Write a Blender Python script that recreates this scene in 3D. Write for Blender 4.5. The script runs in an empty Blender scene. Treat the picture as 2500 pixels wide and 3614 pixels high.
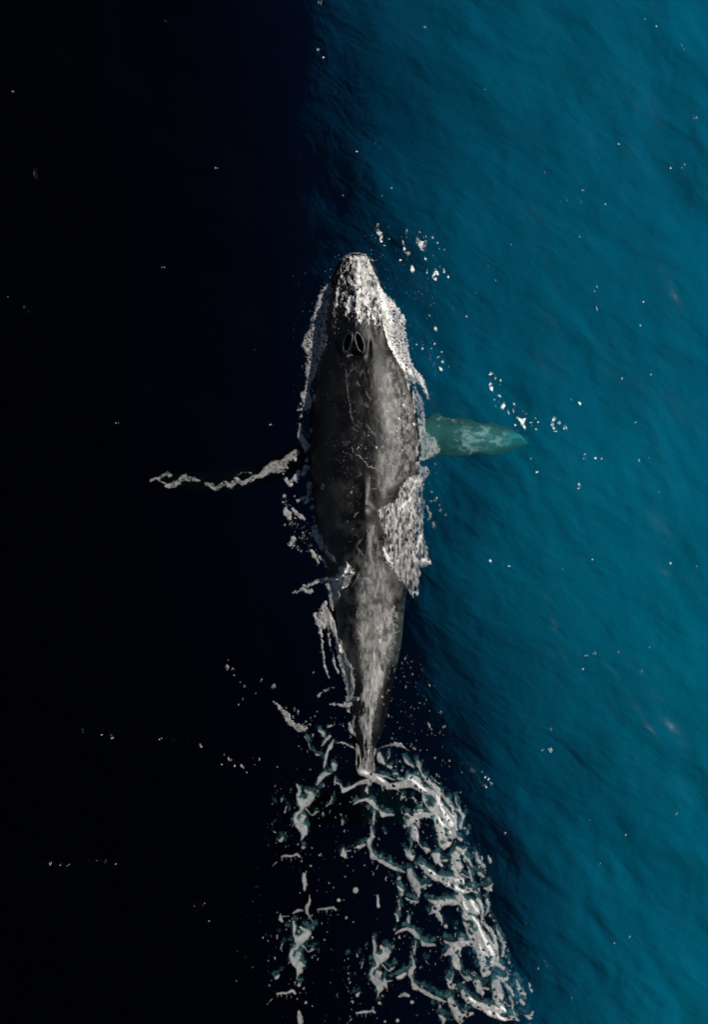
import bpy, math
import numpy as np
from mathutils import Vector
from mathutils.bvhtree import BVHTree

# ------------------------------------------------------------------ camera, sky, sun, exposure
scene = bpy.context.scene
COL = scene.collection
S = 142.857            # chart units (7 mm) per metre; the plan below is drawn in chart units
CU, CV = 1250.0, 1807.0
ALT = 40.0             # drone height

def W(u, v):           # chart -> metres
    return (np.asarray(u, float) - CU) / S, (CV - np.asarray(v, float)) / S

cam_d = bpy.data.cameras.new('camera')
cam = bpy.data.objects.new('camera', cam_d)
COL.objects.link(cam)
cam.location = (0, 0, ALT)
cam.rotation_euler = (0, 0, 0)
cam_d.sensor_fit = 'HORIZONTAL'
cam_d.sensor_width = 36.0
cam_d.lens = 36.0 * ALT / 17.5
cam_d.clip_end = 4000.0
scene.camera = cam

SUN_EL, SUN_AZ = math.radians(42), math.radians(70)     # azimuth clockwise from +Y
sdir = Vector((math.sin(SUN_AZ) * math.cos(SUN_EL), math.cos(SUN_AZ) * math.cos(SUN_EL), math.sin(SUN_EL)))

world = bpy.data.worlds.new('World')
scene.world = world
world.use_nodes = True
wn = world.node_tree
wn.nodes.clear()
sky = wn.nodes.new('ShaderNodeTexSky')
sky.sky_type = 'NISHITA'
sky.sun_disc = False
sky.sun_elevation = SUN_EL
sky.sun_rotation = SUN_AZ
bg = wn.nodes.new('ShaderNodeBackground')
bg.inputs['Strength'].default_value = 0.05
wo = wn.nodes.new('ShaderNodeOutputWorld')
wn.links.new(sky.outputs[0], bg.inputs[0])
wn.links.new(bg.outputs[0], wo.inputs[0])

sun_d = bpy.data.lights.new('sun', 'SUN')
sun_d.energy = 5.0
sun_d.angle = math.radians(0.5)
sun_d.color = (1.0, 0.95, 0.88)
sun = bpy.data.objects.new('sun', sun_d)
COL.objects.link(sun)
sun.rotation_euler = sdir.to_track_quat('Z', 'Y').to_euler()
sun.location = (60, 40, 80)

scene.view_settings.view_transform = 'Standard'
scene.view_settings.look = 'None'
scene.view_settings.exposure = -0.60
scene.view_settings.gamma = 1.0
scene.view_settings.use_curve_mapping = False
scene.cycles.volume_bounces = 1
scene.cycles.transparent_max_bounces = 24
scene.cycles.max_bounces = 6

# ------------------------------------------------------------------ numeric helpers
RNG = np.random.default_rng(7)
TAB = RNG.random((256, 256))

def vnoise(x, y, seed=0):
    x = x + seed * 17.31
    y = y + seed * 9.73
    xi = np.floor(x).astype(int)
    yi = np.floor(y).astype(int)
    fx = x - xi
    fy = y - yi
    fx = fx * fx * fx * (fx * (fx * 6 - 15) + 10)
    fy = fy * fy * fy * (fy * (fy * 6 - 15) + 10)
    x0, x1, y0, y1 = xi & 255, (xi + 1) & 255, yi & 255, (yi + 1) & 255
    return ((TAB[x0, y0] * (1 - fx) + TAB[x1, y0] * fx) * (1 - fy)
            + (TAB[x0, y1] * (1 - fx) + TAB[x1, y1] * fx) * fy)

def fbm(x, y, seed=0, octaves=4, gain=0.5):
    a, t, n = 1.0, 0.0, 0.0
    for k in range(octaves):
        t = t + a * vnoise(x * 2 ** k, y * 2 ** k, seed + k * 3.7)
        n += a
        a *= gain
    return t / n

def cells(x, y, seed=0, second=False):
    """distance to the nearest jittered point, its random id (and the second distance)"""
    xi = np.floor(x).astype(int)
    yi = np.floor(y).astype(int)
    best = np.full(x.shape, 9.0)
    nxt = np.full(x.shape, 9.0)
    ident = np.zeros(x.shape)
    s = int(seed * 31)
    for dx in (-1, 0, 1):
        for dy in (-1, 0, 1):
            a = (xi + dx + s) & 255
            b = (yi + dy + 2 * s) & 255
            px = xi + dx + TAB[a, b]
            py = yi + dy + TAB[b, (a + 91) & 255]
            d = np.hypot(x - px, y - py)
            m = d < best
            nxt = np.where(m, best, np.minimum(nxt, d))
            ident = np.where(m, TAB[(a + 37) & 255, (b + 53) & 255], ident)
            best = np.where(m, d, best)
    return (best, ident, nxt) if second else (best, ident)

def sstep(a, b, x):
    t = np.clip((x - a) / (b - a), 0, 1)
    return t * t * (3 - 2 * t)

def make_mesh(name, verts, quads, smooth=True):
    me = bpy.data.meshes.new(name)
    verts = np.ascontiguousarray(verts, dtype=np.float32)
    quads = np.ascontiguousarray(quads, dtype=np.int32)
    n, k = quads.shape
    me.vertices.add(len(verts))
    me.vertices.foreach_set('co', verts.ravel())
    me.loops.add(n * k)
    me.loops.foreach_set('vertex_index', quads.ravel())
    me.polygons.add(n)
    me.polygons.foreach_set('loop_start', np.arange(0, n * k, k, dtype=np.int32))
    me.polygons.foreach_set('loop_total', np.full(n, k, dtype=np.int32))
    if smooth:
        me.polygons.foreach_set('use_smooth', np.ones(n, dtype=bool))
    me.update(calc_edges=True)
    return me

def link(name, me, mat=None, parent=None, **props):
    o = bpy.data.objects.new(name, me)
    COL.objects.link(o)
    if mat is not None:
        me.materials.append(mat)
    if parent is not None:
        o.parent = parent
    for k, v in props.items():
        o[k] = v
    return o

def grid_quads(nx, ny):
    i = np.arange(nx * ny).reshape(ny, nx)
    return np.stack([i[:-1, :-1], i[:-1, 1:], i[1:, 1:], i[1:, :-1]], -1).reshape(-1, 4)

# ------------------------------------------------------------------ materials
def new_mat(name):
    m = bpy.data.materials.new(name)
    m.use_nodes = True
    m.node_tree.nodes.clear()
    return m, m.node_tree.nodes, m.node_tree.links

def node(nodes, kind, **kw):
    n = nodes.new(kind)
    for k, v in kw.items():
        if k in n.inputs:
            n.inputs[k].default_value = v
        else:
            setattr(n, k, v)
    return n

def water_material():
    m, N, L = new_mat('sea_water')
    out = N.new('ShaderNodeOutputMaterial')
    geo = N.new('ShaderNodeNewGeometry')
    n1 = node(N, 'ShaderNodeTexNoise', Scale=5.0, Detail=4.0, Roughness=0.6)
    L.new(geo.outputs['Position'], n1.inputs['Vector'])
    bump = node(N, 'ShaderNodeBump', Strength=0.5, Distance=0.010)
    L.new(n1.outputs['Fac'], bump.inputs['Height'])
    # Schlick reflectance, the same from above and from below
    dot = node(N, 'ShaderNodeVectorMath', operation='DOT_PRODUCT')
    L.new(geo.outputs['Incoming'], dot.inputs[0])
    L.new(bump.outputs[0], dot.inputs[1])
    ab = node(N, 'ShaderNodeMath', operation='ABSOLUTE')
    L.new(dot.outputs['Value'], ab.inputs[0])
    om = node(N, 'ShaderNodeMath', operation='SUBTRACT', use_clamp=True)
    om.inputs[0].default_value = 1.0
    L.new(ab.outputs[0], om.inputs[1])
    pw = node(N, 'ShaderNodeMath', operation='POWER')
    L.new(om.outputs[0], pw.inputs[0])
    pw.inputs[1].default_value = 5.0
    fr = node(N, 'ShaderNodeMath', operation='MULTIPLY_ADD', use_clamp=True)
    L.new(pw.outputs[0], fr.inputs[0])
    fr.inputs[1].default_value = 0.98
    fr.inputs[2].default_value = 0.02
    tr = N.new('ShaderNodeBsdfTransparent')
    tr.inputs[0].default_value = (0.97, 0.97, 0.97, 1)
    gl = N.new('ShaderNodeBsdfAnisotropic')
    gl.distribution = 'BECKMANN'
    gl.inputs['Roughness'].default_value = 0.245
    L.new(bump.outputs[0], gl.inputs['Normal'])
    g2 = N.new('ShaderNodeBsdfAnisotropic')           # the finest capillary ripples
    g2.distribution = 'BECKMANN'
    g2.inputs['Roughness'].default_value = 0.37
    L.new(bump.outputs[0], g2.inputs['Normal'])
    gm = N.new('ShaderNodeMixShader')
    gm.inputs[0].default_value = 0.07
    L.new(gl.outputs[0], gm.inputs[1])
    L.new(g2.outputs[0], gm.inputs[2])
    mix = N.new('ShaderNodeMixShader')
    L.new(fr.outputs[0], mix.inputs[0])
    L.new(tr.outputs[0], mix.inputs[1])
    L.new(gm.outputs[0], mix.inputs[2])
    L.new(mix.outputs[0], out.inputs['Surface'])
    va = node(N, 'ShaderNodeVolumeAbsorption', Density=1.0)
    va.inputs['Color'].default_value = (0.10, 0.873, 0.922, 1)
    L.new(va.outputs[0], out.inputs['Volume'])
    return m

def seabed_material():
    m, N, L = new_mat('seabed_sand')
    out = N.new('ShaderNodeOutputMaterial')
    geo = N.new('ShaderNodeNewGeometry')
    a = node(N, 'ShaderNodeTexNoise', Scale=0.16, Detail=5.0, Roughness=0.55)
    L.new(geo.outputs['Position'], a.inputs['Vector'])
    ramp = N.new('ShaderNodeValToRGB')
    ramp.color_ramp.elements[0].position = 0.32
    ramp.color_ramp.elements[0].color = (0.50, 0.51, 0.48, 1)
    ramp.color_ramp.elements[1].position = 0.70
    ramp.color_ramp.elements[1].color = (0.62, 0.61, 0.57, 1)
    L.new(a.outputs['Fac'], ramp.inputs[0])
    mp = N.new('ShaderNodeMapping')                      # fine sand ripples added to imitate wave streaks, crests down to the right
    mp.inputs['Rotation'].default_value = (0, 0, math.radians(37))
    L.new(geo.outputs['Position'], mp.inputs['Vector'])
    mq = N.new('ShaderNodeMapping')
    mq.inputs['Scale'].default_value = (0.55, 1.5, 1.0)
    L.new(mp.outputs[0], mq.inputs['Vector'])
    rp = node(N, 'ShaderNodeTexNoise', Scale=1.0, Detail=3.0, Roughness=0.55, Distortion=0.35)
    L.new(mq.outputs[0], rp.inputs['Vector'])
    cr = node(N, 'ShaderNodeTexNoise', Scale=0.9, Detail=5.0, Roughness=0.55, Distortion=0.5)
    L.new(geo.outputs['Position'], cr.inputs['Vector'])
    ad = node(N, 'ShaderNodeMath', operation='MULTIPLY_ADD')
    L.new(cr.outputs['Fac'], ad.inputs[0])
    ad.inputs[1].default_value = 0.9
    L.new(rp.outputs['Fac'], ad.inputs[2])
    bp = node(N, 'ShaderNodeBump', Strength=1.0, Distance=0.085)
    L.new(ad.outputs[0], bp.inputs['Height'])
    d = node(N, 'ShaderNodeBsdfDiffuse')
    L.new(bp.outputs[0], d.inputs['Normal'])
    L.new(ramp.outputs[0], d.inputs[0])
    L.new(d.outputs[0], out.inputs[0])
    return m

def foam_material(name, albedo, rough=0.36, spec=0.5):
    """bubbles: opaque where the foam is thick, thinning to nothing at its rim ('cover')"""
    m, N, L = new_mat(name)
    out = N.new('ShaderNodeOutputMaterial')
    geo = N.new('ShaderNodeNewGeometry')
    at = N.new('ShaderNodeAttribute')
    at.attribute_name = 'cover'
    b = node(N, 'ShaderNodeTexNoise', Scale=22.0, Detail=4.0, Roughness=0.65)
    L.new(geo.outputs['Position'], b.inputs['Vector'])
    bump = node(N, 'ShaderNodeBump', Strength=0.32, Distance=0.02)
    L.new(b.outputs['Fac'], bump.inputs['Height'])
    p = N.new('ShaderNodeBsdfPrincipled')
    p.inputs['Roughness'].default_value = rough
    p.inputs['Specular IOR Level'].default_value = spec
    p.inputs['Base Color'].default_value = tuple(albedo) + (1,)
    L.new(bump.outputs[0], p.inputs['Normal'])
    tr = N.new('ShaderNodeBsdfTransparent')
    mx = N.new('ShaderNodeMixShader')
    L.new(at.outputs['Fac'], mx.inputs[0])
    L.new(tr.outputs[0], mx.inputs[1])
    L.new(p.outputs[0], mx.inputs[2])
    L.new(mx.outputs[0], out.inputs[0])
    return m

def skin_material():
    m, N, L = new_mat('whale_skin')
    out = N.new('ShaderNodeOutputMaterial')
    geo = N.new('ShaderNodeNewGeometry')
    at = N.new('ShaderNodeAttribute')
    at.attribute_name = 'pale'
    mott = node(N, 'ShaderNodeTexNoise', Scale=3.2, Detail=6.0, Roughness=0.62)
    L.new(geo.outputs['Position'], mott.inputs['Vector'])
    r1 = N.new('ShaderNodeValToRGB')
    r1.color_ramp.elements[0].position = 0.38
    r1.color_ramp.elements[0].color = (0.0035, 0.0035, 0.004, 1)
    r1.color_ramp.elements[1].position = 0.72
    r1.color_ramp.elements[1].color = (0.010, 0.0096, 0.010, 1)
    L.new(mott.outputs['Fac'], r1.inputs[0])
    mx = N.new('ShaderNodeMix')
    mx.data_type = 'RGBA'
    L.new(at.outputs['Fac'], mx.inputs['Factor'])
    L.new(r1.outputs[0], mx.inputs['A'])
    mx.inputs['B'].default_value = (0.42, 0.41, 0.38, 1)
    fine = node(N, 'ShaderNodeTexNoise', Scale=14.0, Detail=5.0, Roughness=0.65)
    L.new(geo.outputs['Position'], fine.inputs['Vector'])
    rr = N.new('ShaderNodeMapRange')
    rr.inputs['From Min'].default_value = 0.3
    rr.inputs['From Max'].default_value = 0.7
    rr.inputs['To Min'].default_value = 0.43
    rr.inputs['To Max'].default_value = 0.50
    L.new(mott.outputs['Fac'], rr.inputs['Value'])
    bump = node(N, 'ShaderNodeBump', Strength=0.22, Distance=0.012)
    L.new(fine.outputs['Fac'], bump.inputs['Height'])
    df = N.new('ShaderNodeBsdfDiffuse')
    L.new(mx.outputs['Result'], df.inputs['Color'])
    L.new(bump.outputs[0], df.inputs['Normal'])
    gl = N.new('ShaderNodeBsdfAnisotropic')          # wet skin
    gl.distribution = 'BECKMANN'
    L.new(rr.outputs[0], gl.inputs['Roughness'])
    L.new(bump.outputs[0], gl.inputs['Normal'])
    lw = node(N, 'ShaderNodeFresnel', IOR=1.47)
    sep = N.new('ShaderNodeSeparateXYZ')
    L.new(geo.outputs['Position'], sep.inputs[0])
    air = N.new('ShaderNodeMapRange')
    air.inputs['From Min'].default_value = -0.06
    air.inputs['From Max'].default_value = 0.02
    air.inputs['To Min'].default_value = 0.0
    L.new(sep.outputs['Z'], air.inputs['Value'])
    wet = node(N, 'ShaderNodeMath', operation='MULTIPLY')
    L.new(lw.outputs[0], wet.inputs[0])
    L.new(air.outputs[0], wet.inputs[1])
    ms = N.new('ShaderNodeMixShader')
    L.new(wet.outputs[0], ms.inputs[0])
    L.new(df.outputs[0], ms.inputs[1])
    L.new(gl.outputs[0], ms.inputs[2])
    L.new(ms.outputs[0], out.inputs[0])
    return m

M_WATER = water_material()
M_BED = seabed_material()
M_FOAM = foam_material('foam_white', (0.86, 0.84, 0.81))
M_FILM = foam_material('foam_film', (0.74, 0.72, 0.69), 0.45, 0.4)
M_SKIN = skin_material()

# ------------------------------------------------------------------ the sea surface
#   ripple packets that catch the sun: u, v, radius along u, radius along v, slope
PACKETS = [
    (1338, 820, 22, 18, .55), (1300, 834, 16, 8, .35), (1345, 860, 16, 8, .38),
    (1460, 842, 20, 20, .52), (1490, 868, 26, 24, .58), (1505, 895, 12, 24, .48),
    (1437, 893, 18, 30, .55), (1400, 882, 14, 9, .42), (1466, 941, 13, 15, .5), (1540, 968, 30, 14, .52),
    (1530, 912, 40, 10, .34), (1518, 1114, 7, 7, .5), (1530, 1156, 8, 7, .5), (1502, 1219, 14, 12, .55),
    (1535, 1265, 10, 8, .5), (1546, 1285, 9, 14, .5), (1562, 1292, 9, 14, .5), (1585, 1292, 8, 8, .42),
    (1738, 1356, 10, 24, .58), (1760, 1416, 10, 12, .55), (1778, 1436, 14, 20, .58), (1800, 1450, 12, 12, .5),
    (1830, 1460, 12, 16, .55), (1842, 1484, 18, 18, .6), (1860, 1500, 16, 10, .5), (1765, 1455, 14, 20, .4),
    (1955, 1498, 13, 14, .52), (1955, 1516, 12, 8, .4), (2018, 1410, 7, 6, .45), (2052, 1428, 7, 7, .5),
    (1814, 869, 8, 9, .42), (1808, 890, 8, 8, .3), (1733, 944, 12, 7, .42), (1765, 930, 12, 7, .34),
    (1726, 992, 8, 8, .32), (1750, 990, 6, 6, .38), (2100, 1020, 10, 14, .38), (2108, 1090, 10, 8, .36),
    (2268, 1145, 9, 12, .4), (2040, 710, 16, 8, .34), (1990, 712, 20, 8, .26),
    (1610, 1085, 10, 7, .38), (1635, 1102, 10, 8, .4), (1650, 1118, 6, 7, .38),
    (2060, 1612, 6, 10, .4), (2092, 1622, 14, 8, .34), (2120, 1626, 7, 8, .42), (2258, 1625, 8, 9, .42),
    (2045, 1720, 8, 7, .46), (1900, 1664, 6, 8, .46), (2370, 1984, 7, 7, .46), (2062, 1968, 16, 8, .32),
    (2094, 1972, 7, 8, .42), (1730, 1985, 8, 10, .34), (1770, 1996, 14, 7, .32), (1788, 1998, 7, 8, .42),
    (2060, 2312, 16, 8, .32), (2094, 2314, 7, 8, .42), (2056, 2364, 8, 8, .42), (2258, 2376, 8, 8, .42),
    (1655, 2715, 16, 14, .52), (1672, 2722, 14, 12, .52), (1700, 2762, 14, 10, .52), (1690, 2750, 10, 8, .46),
    (1130, 180, 7, 10, .42), (1148, 200, 9, 8, .38), (1322, 500, 7, 8, .4), (1340, 528, 9, 7, .38),
    (1185, 328, 6, 6, .4), (1208, 690, 6, 6, .4), (1390, 660, 7, 9, .3), (1255, 535, 6, 7, .3),
    (58, 322, 7, 9, .52), (122, 613, 7, 9, .5), (570, 944, 7, 9, .5), (95, 1095, 8, 9, .5), (707, 520, 7, 10, .42),
    (770, 595, 7, 9, .42), (420, 1492, 6, 6, .4), (573, 75, 9, 8, .42), (1135, 12, 9, 8, .42),
    (2410, 170, 8, 14, .36), (2440, 412, 16, 8, .36), (2390, 595, 8, 14, .34), (2415, 590, 8, 12, .34), (2372, 590, 8, 8, .3),
    (2445, 420, 8, 8, .36), (2320, 95, 7, 7, .4), (2280, 70, 6, 6, .36), (1925, 610, 6, 6, .4),
    (2394, 2864, 8, 9, .42), (2215, 2935, 8, 9, .42), (2394, 3114, 8, 9, .42), (2215, 3316, 8, 9, .42), (2394, 3316, 8, 9, .42),
    (1945, 2567, 8, 9, .42), (1950, 2640, 6, 8, .4), (1770, 2945, 12, 9, .42), (1865, 3255, 9, 9, .5), (1918, 3402, 14, 10, .46), (2020, 3510, 8, 8, .4),
    (330, 2575, 40, 10, .3), (400, 2590, 40, 12, .34), (620, 2600, 50, 12, .34), (820, 2690, 34, 16, .34),
    (180, 3060, 60, 14, .34), (360, 3050, 50, 14, .3), (620, 3340, 36, 22, .3), (700, 3200, 20, 10, .34),
    (950, 1500, 8, 8, .36), (900, 1235, 5, 5, .4),
]
# each bright patch is a cluster of small leaning facets; a few lone ones over the open blue water
FACETS = []
_f = np.random.default_rng(19)
def add_facet(u, v, r, sl):
    for (a, b, c, d) in FACETS:
        if (a - u) ** 2 + (b - v) ** 2 < (.40 * (r + c)) ** 2:
            return
    FACETS.append((u, v, r, sl))
for (pu, pv, ru, rv, sl) in PACKETS:
    big = sl >= .46
    add_facet(pu, pv, max(9.0, min(30.0, 1.25 * min(ru, rv))) if big else 8.0, sl)
    for _ in range(int(ru * rv / (9 if big else 26)) + 2):
        a, q = _f.uniform(0, 6.283), math.sqrt(_f.uniform(0, 1)) * (1.25 if big else 1.0)
        add_facet(pu + ru * q * math.cos(a), pv + rv * q * math.sin(a), _f.uniform(11.0, 22.0) if big else _f.uniform(6, 9), sl if big else sl * _f.uniform(.6, 1))
for _ in range(55):
    add_facet(_f.uniform(1350, 2520), _f.uniform(0, 3614), _f.uniform(5.0, 7.5), _f.uniform(.1, .5))
for _ in range(6):
    add_facet(_f.uniform(0, 1150), _f.uniform(0, 3614), _f.uniform(4.0, 5.2), _f.uniform(.15, .4))
FACETS += [(1486, 862, 40, .5), (1437, 893, 27, .5), (1338, 818, 30, .5), (1540, 968, 27, .5), (1842, 1482, 30, .5), (1776, 1432, 22, .5), (1738, 1356, 22, .5),
           (1502, 1219, 18, .5), (1955, 1500, 18, .5), (1668, 2718, 24, .5), (1702, 2762, 18, .5)]
for (pu, pv, pr, sl) in FACETS[-11:]:                 # sparks thrown round the big patches
    for _ in range(int(pr * .55)):
        a, q = _f.uniform(0, 6.283), pr * _f.uniform(.75, 1.7)
        FACETS.append((pu + q * math.cos(a) * 1.15 + q * math.sin(a) * .5, pv + q * math.sin(a) * .8, _f.uniform(5.5, 10), _f.uniform(.3, .55)))
WAVES = []
_r = np.random.default_rng(11)
for lam, slope, n in ((5.5, .030, 3), (2.6, .034, 4), (1.35, .036, 6), (0.72, .034, 7), (0.38, .022, 7)):
    for k in range(n):
        ang = math.radians(52 + _r.normal(0, 26))      # propagation axis towards upper right
        l = lam * _r.uniform(.78, 1.28)
        kk = 2 * math.pi / l
        WAVES.append((kk * math.cos(ang), kk * math.sin(ang), slope * 1.5 / math.sqrt(n) / kk, _r.uniform(0, 6.28), lam))

def sea(x, y, packets=True, detail=None):
    """height of the sea surface, metres"""
    x = np.asarray(x, float)
    y = np.asarray(y, float)
    wx = x + 0.5 * (fbm(x * .35, y * .35, 3, 2) - .5) * 2
    wy = y + 0.5 * (fbm(x * .35, y * .35, 5, 2) - .5) * 2
    gust = 0.45 + 1.1 * vnoise(x * .22 + 4, y * .22, 8)
    z = np.zeros_like(x)
    for kx, ky, a, ph, lam in WAVES:
        f = 1.0 if detail is None else np.clip(lam / (detail * 4.0) - .6, 0, 1)
        g = gust if lam < 2 else 1.0
        s = np.sin(kx * wx + ky * wy + ph)
        z = z + f * g * a * (s + 0.18 * np.cos(2 * (kx * wx + ky * wy + ph)))
    if packets:
        u = x * S + CU
        v = CV - y * S
        for (pu, pv, ru, sl) in FACETS:
            i0, i1 = np.searchsorted(u[0], (pu - 2 * ru, pu + 2 * ru))
            j0, j1 = np.searchsorted(-v[:, 0], (-pv - 2 * ru, -pv + 2 * ru))
            if i1 <= i0 or j1 <= j0:
                continue
            uu, vv = u[j0:j1, i0:i1], v[j0:j1, i0:i1]
            rq = ((uu - pu) ** 2 + (vv - pv) ** 2) / (ru * ru)
            e = np.exp(-rq * rq * .8)
            q = ((uu - pu) * .955 - (vv - pv) * .295) / S          # the face leans this way
            slope = .315 + .14 * min(sl, .52)
            w = .004 * (fbm(uu / 12, vv / 12, 2, 2) - .5)
            z[j0:j1, i0:i1] = z[j0:j1, i0:i1] * (1 - e) + e * (-slope * q + w * min(ru / 9, 2.2))
    return z

def axis(lo, hi, step, far):
    c = np.arange(lo, hi + step * .5, step)
    out, s = [], step
    p = 0.0
    while p < far:
        s *= 1.22
        p += s
        out.append(p)
    out = np.array(out)
    return np.concatenate([lo - out[::-1], c, hi + out])

xs = axis(-9.4, 9.4, .027, 900)
ys = axis(-13.3, 13.3, .027, 900)
X, Y = np.meshgrid(xs, ys)
dx = np.gradient(xs)[None, :] + 0 * X
dy = np.gradient(ys)[:, None] + 0 * X
Z = sea(X, Y, True, np.maximum(dx, dy))
V = np.stack([X, Y, Z], -1).reshape(-1, 3)
nx, ny = len(xs), len(ys)
Q = grid_quads(nx, ny)
# closed below: a skirt and a floor, so that the water is a body of water
FLOOR = -70.0
idx = np.arange(nx * ny).reshape(ny, nx)
ring = np.concatenate([idx[0, :], idx[1:, -1], idx[-1, -2::-1], idx[-2:0:-1, 0]])
base = len(V)
low = V[ring].copy()
low[:, 2] = FLOOR
V = np.concatenate([V, low, [[0, 0, FLOOR]]])
m = len(ring)
j = np.arange(m)
side = np.stack([ring, base + j, base + (j + 1) % m, ring[(j + 1) % m]], -1)
tri = np.stack([base + j, np.full(m, base + m), base + (j + 1) % m], -1)
me = bpy.data.meshes.new('sea_water')
allq = np.concatenate([Q, side])
me.vertices.add(len(V))
me.vertices.foreach_set('co', V.astype(np.float32).ravel())
loops = np.concatenate([allq.ravel(), tri.ravel()]).astype(np.int32)
me.loops.add(len(loops))
me.loops.foreach_set('vertex_index', loops)
starts = np.concatenate([np.arange(len(allq)) * 4, len(allq) * 4 + np.arange(m) * 3]).astype(np.int32)
tot = np.concatenate([np.full(len(allq), 4), np.full(m, 3)]).astype(np.int32)
me.polygons.add(len(starts))
me.polygons.foreach_set('loop_start', starts)
me.polygons.foreach_set('loop_total', tot)
sm = np.ones(len(starts), dtype=bool)
sm[len(Q):] = False
me.polygons.foreach_set('use_smooth', sm)
me.update(calc_edges=True)
link('sea_water', me, M_WATER, kind='structure', label='rippled sea surface, deep black on one side and teal blue on the other')

# ------------------------------------------------------------------ the unseen seabed: pale shelf, drop-off added to darken one side
xs = axis(-13, 13, .10, 880)
ys = axis(-17, 17, .10, 880)
X, Y = np.meshgrid(xs, ys)
EDGE_V = [-600, 0, 300, 600, 900, 1300, 1700, 2000, 2300, 2600, 3000, 3614, 4300]
EDGE_U = [730, 865, 935, 1010, 1060, 1070, 1100, 1165, 1275, 1375, 1480, 1590, 1740]
k = (ALT + 7.0) / ALT          # the shelf lies 7 m down
U = X / k * S + CU
Vv = CV - Y / k * S
edge = np.interp(Vv, EDGE_V, EDGE_U)
t = (edge - U) / S * k + 0.2 * (fbm(X * .3, Y * .3, 21, 3) - .5) * 2
s = 2.2
soft = s * np.logaddexp(0, t / s)
rx = (X * .80 + Y * .60)                  # ridges added so their shading imitates wave streaks, crests down to the right
ry = (-X * .60 + Y * .80)
sand = (fbm(rx * .8 + .9 * fbm(X * .5, Y * .5, 71, 2), ry * .36, 73, 5, .55) - .5) * .26 * np.clip(vnoise(X * .16, Y * .16, 75) * 1.6, .25, 1.2)
depth = 4.55 - sand + 0.045 * Y.clip(-20, 20) + 0.40 * (fbm(X * .17, Y * .17, 23, 3) - .5) * 2 + 30 * (1 - np.exp(-soft * 2.5 / 30))
me = make_mesh('seabed', np.stack([X, Y, -depth], -1).reshape(-1, 3), grid_quads(len(xs), len(ys)))
link('seabed', me, M_BED, kind='structure', label='unseen pale sandy shelf under blue water, with an added drop-off that darkens one side')

# ------------------------------------------------------------------ the whale
ST = np.array([
    # v, cu, half width, top, bottom, n, m, ridge shift
    [893, 1257, 10, 0.1, -0.25, 2.6, 2, 0],
    [898, 1257, 32, 0.16, -0.35, 2.6, 2, 0],
    [910, 1257, 50, 0.22, -0.45, 2.6, 2, 0],
    [945, 1257, 70, 0.31, -0.65, 2.6, 2, 0],
    [977, 1257, 80, 0.37, -0.8, 2.6, 2, 0],
    [1026, 1256, 93, 0.44, -1, 2.6, 2, 0],
    [1087, 1256, 107, 0.5, -1.2, 2.5, 2, 0],
    [1175, 1257, 128, 0.6, -1.5, 2.4, 2, 0],
    [1240, 1263, 143, 0.68, -1.7, 2.3, 2, 0],
    [1306, 1272, 156, 0.76, -1.9, 2.6, 2, -2],
    [1394, 1280, 171, 0.84, -2.1, 2.6, 2, -4],
    [1480, 1286, 184, 0.9, -2.2, 2.6, 2, -5],
    [1560, 1287, 192, 0.93, -2.2, 2.6, 2, -6],
    [1631, 1286, 190, 0.93, -2.15, 2.6, 2, -8],
    [1718, 1288, 182, 0.9, -2, 2.6, 2, -12],
    [1806, 1291, 170, 0.84, -1.8, 2.2, 1.6, -16],
    [1894, 1295, 155, 0.722, -1.6, 1.9, 1.45, -22],
    [2000, 1298, 126, 0.5148, -1.4, 1.6, 1.35, -36],
    [2100, 1299, 110, 0.4446, -1.25, 1.5, 1.3, -41],
    [2163, 1299, 102, 0.4056, -1.15, 1.45, 1.3, -44],
    [2230, 1300, 97, 0.3666, -1.05, 1.45, 1.3, -46],
    [2295, 1303, 88, 0.3198, -0.98, 1.5, 1.3, -44],
    [2382, 1308, 70, 0.2574, -0.9, 1.6, 1.4, -38],
    [2470, 1306, 58, 0.1872, -0.85, 1.8, 1.5, -18],
    [2558, 1298, 45, 0.1092, -0.8, 2, 1.7, -8],
    [2624, 1289, 39, 0.04, -0.8, 2, 2, 0],
    [2711, 1285, 36, -0.14, -0.9, 2, 2, 0],
    [2800, 1283, 34, -0.38, -1.1, 2, 2, 0],
    [2880, 1282, 30, -0.66, -1.25, 2, 2, 0],
    [2930, 1282, 20, -0.88, -1.25, 2, 2, 0],
    [2945, 1282, 4, -1, -1.1, 2, 2, 0]])

def smooth_cols(vs):
    """monotone-ish smooth interpolation of the stations"""
    out = np.empty((len(vs), 7))
    for c in range(7):
        y = np.interp(vs, ST[:, 0], ST[:, c + 1])
        out[:, c] = y
    return out

vs = np.concatenate([np.arange(893, 900, .7), np.arange(900, 1320, 1.7), np.arange(1320, 2640, 2.4), np.arange(2640, 2946, 5)])
def gsm(a, r):
    kx = np.exp(-np.linspace(-2, 2, 2 * r + 1) ** 2)
    kx /= kx.sum()
    p = np.concatenate([np.full(r, a[0]), a, np.full(r, a[-1])])
    return np.convolve(p, kx, 'valid')
even = np.arange(893, 2947, 1.0)
CE = smooth_cols(even)
for c in range(7):
    blend = sstep(900, 975, even)
    CE[:, c] = CE[:, c] * (1 - blend) + gsm(CE[:, c], 45) * blend
C = np.stack([np.interp(vs, even, CE[:, c]) for c in range(7)], 1)
cu, hw, zt, zb, en, em, shift = C.T
zc = np.where(zt > .05, zb * .22, zt + (zb - zt) * .45)
zc = zc * sstep(2700, 2560, vs) + (zt + (zb - zt) * .45) * sstep(2560, 2700, vs)
r = np.clip(-zc / np.maximum(zt - zc, 1e-3), 0, .75)
r = r * sstep(2720, 2560, vs)
WW = hw / (1 - r ** em) ** (1 / en)
NT, NB = 170, 44
tt = np.linspace(-1, 1, NT)
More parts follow.
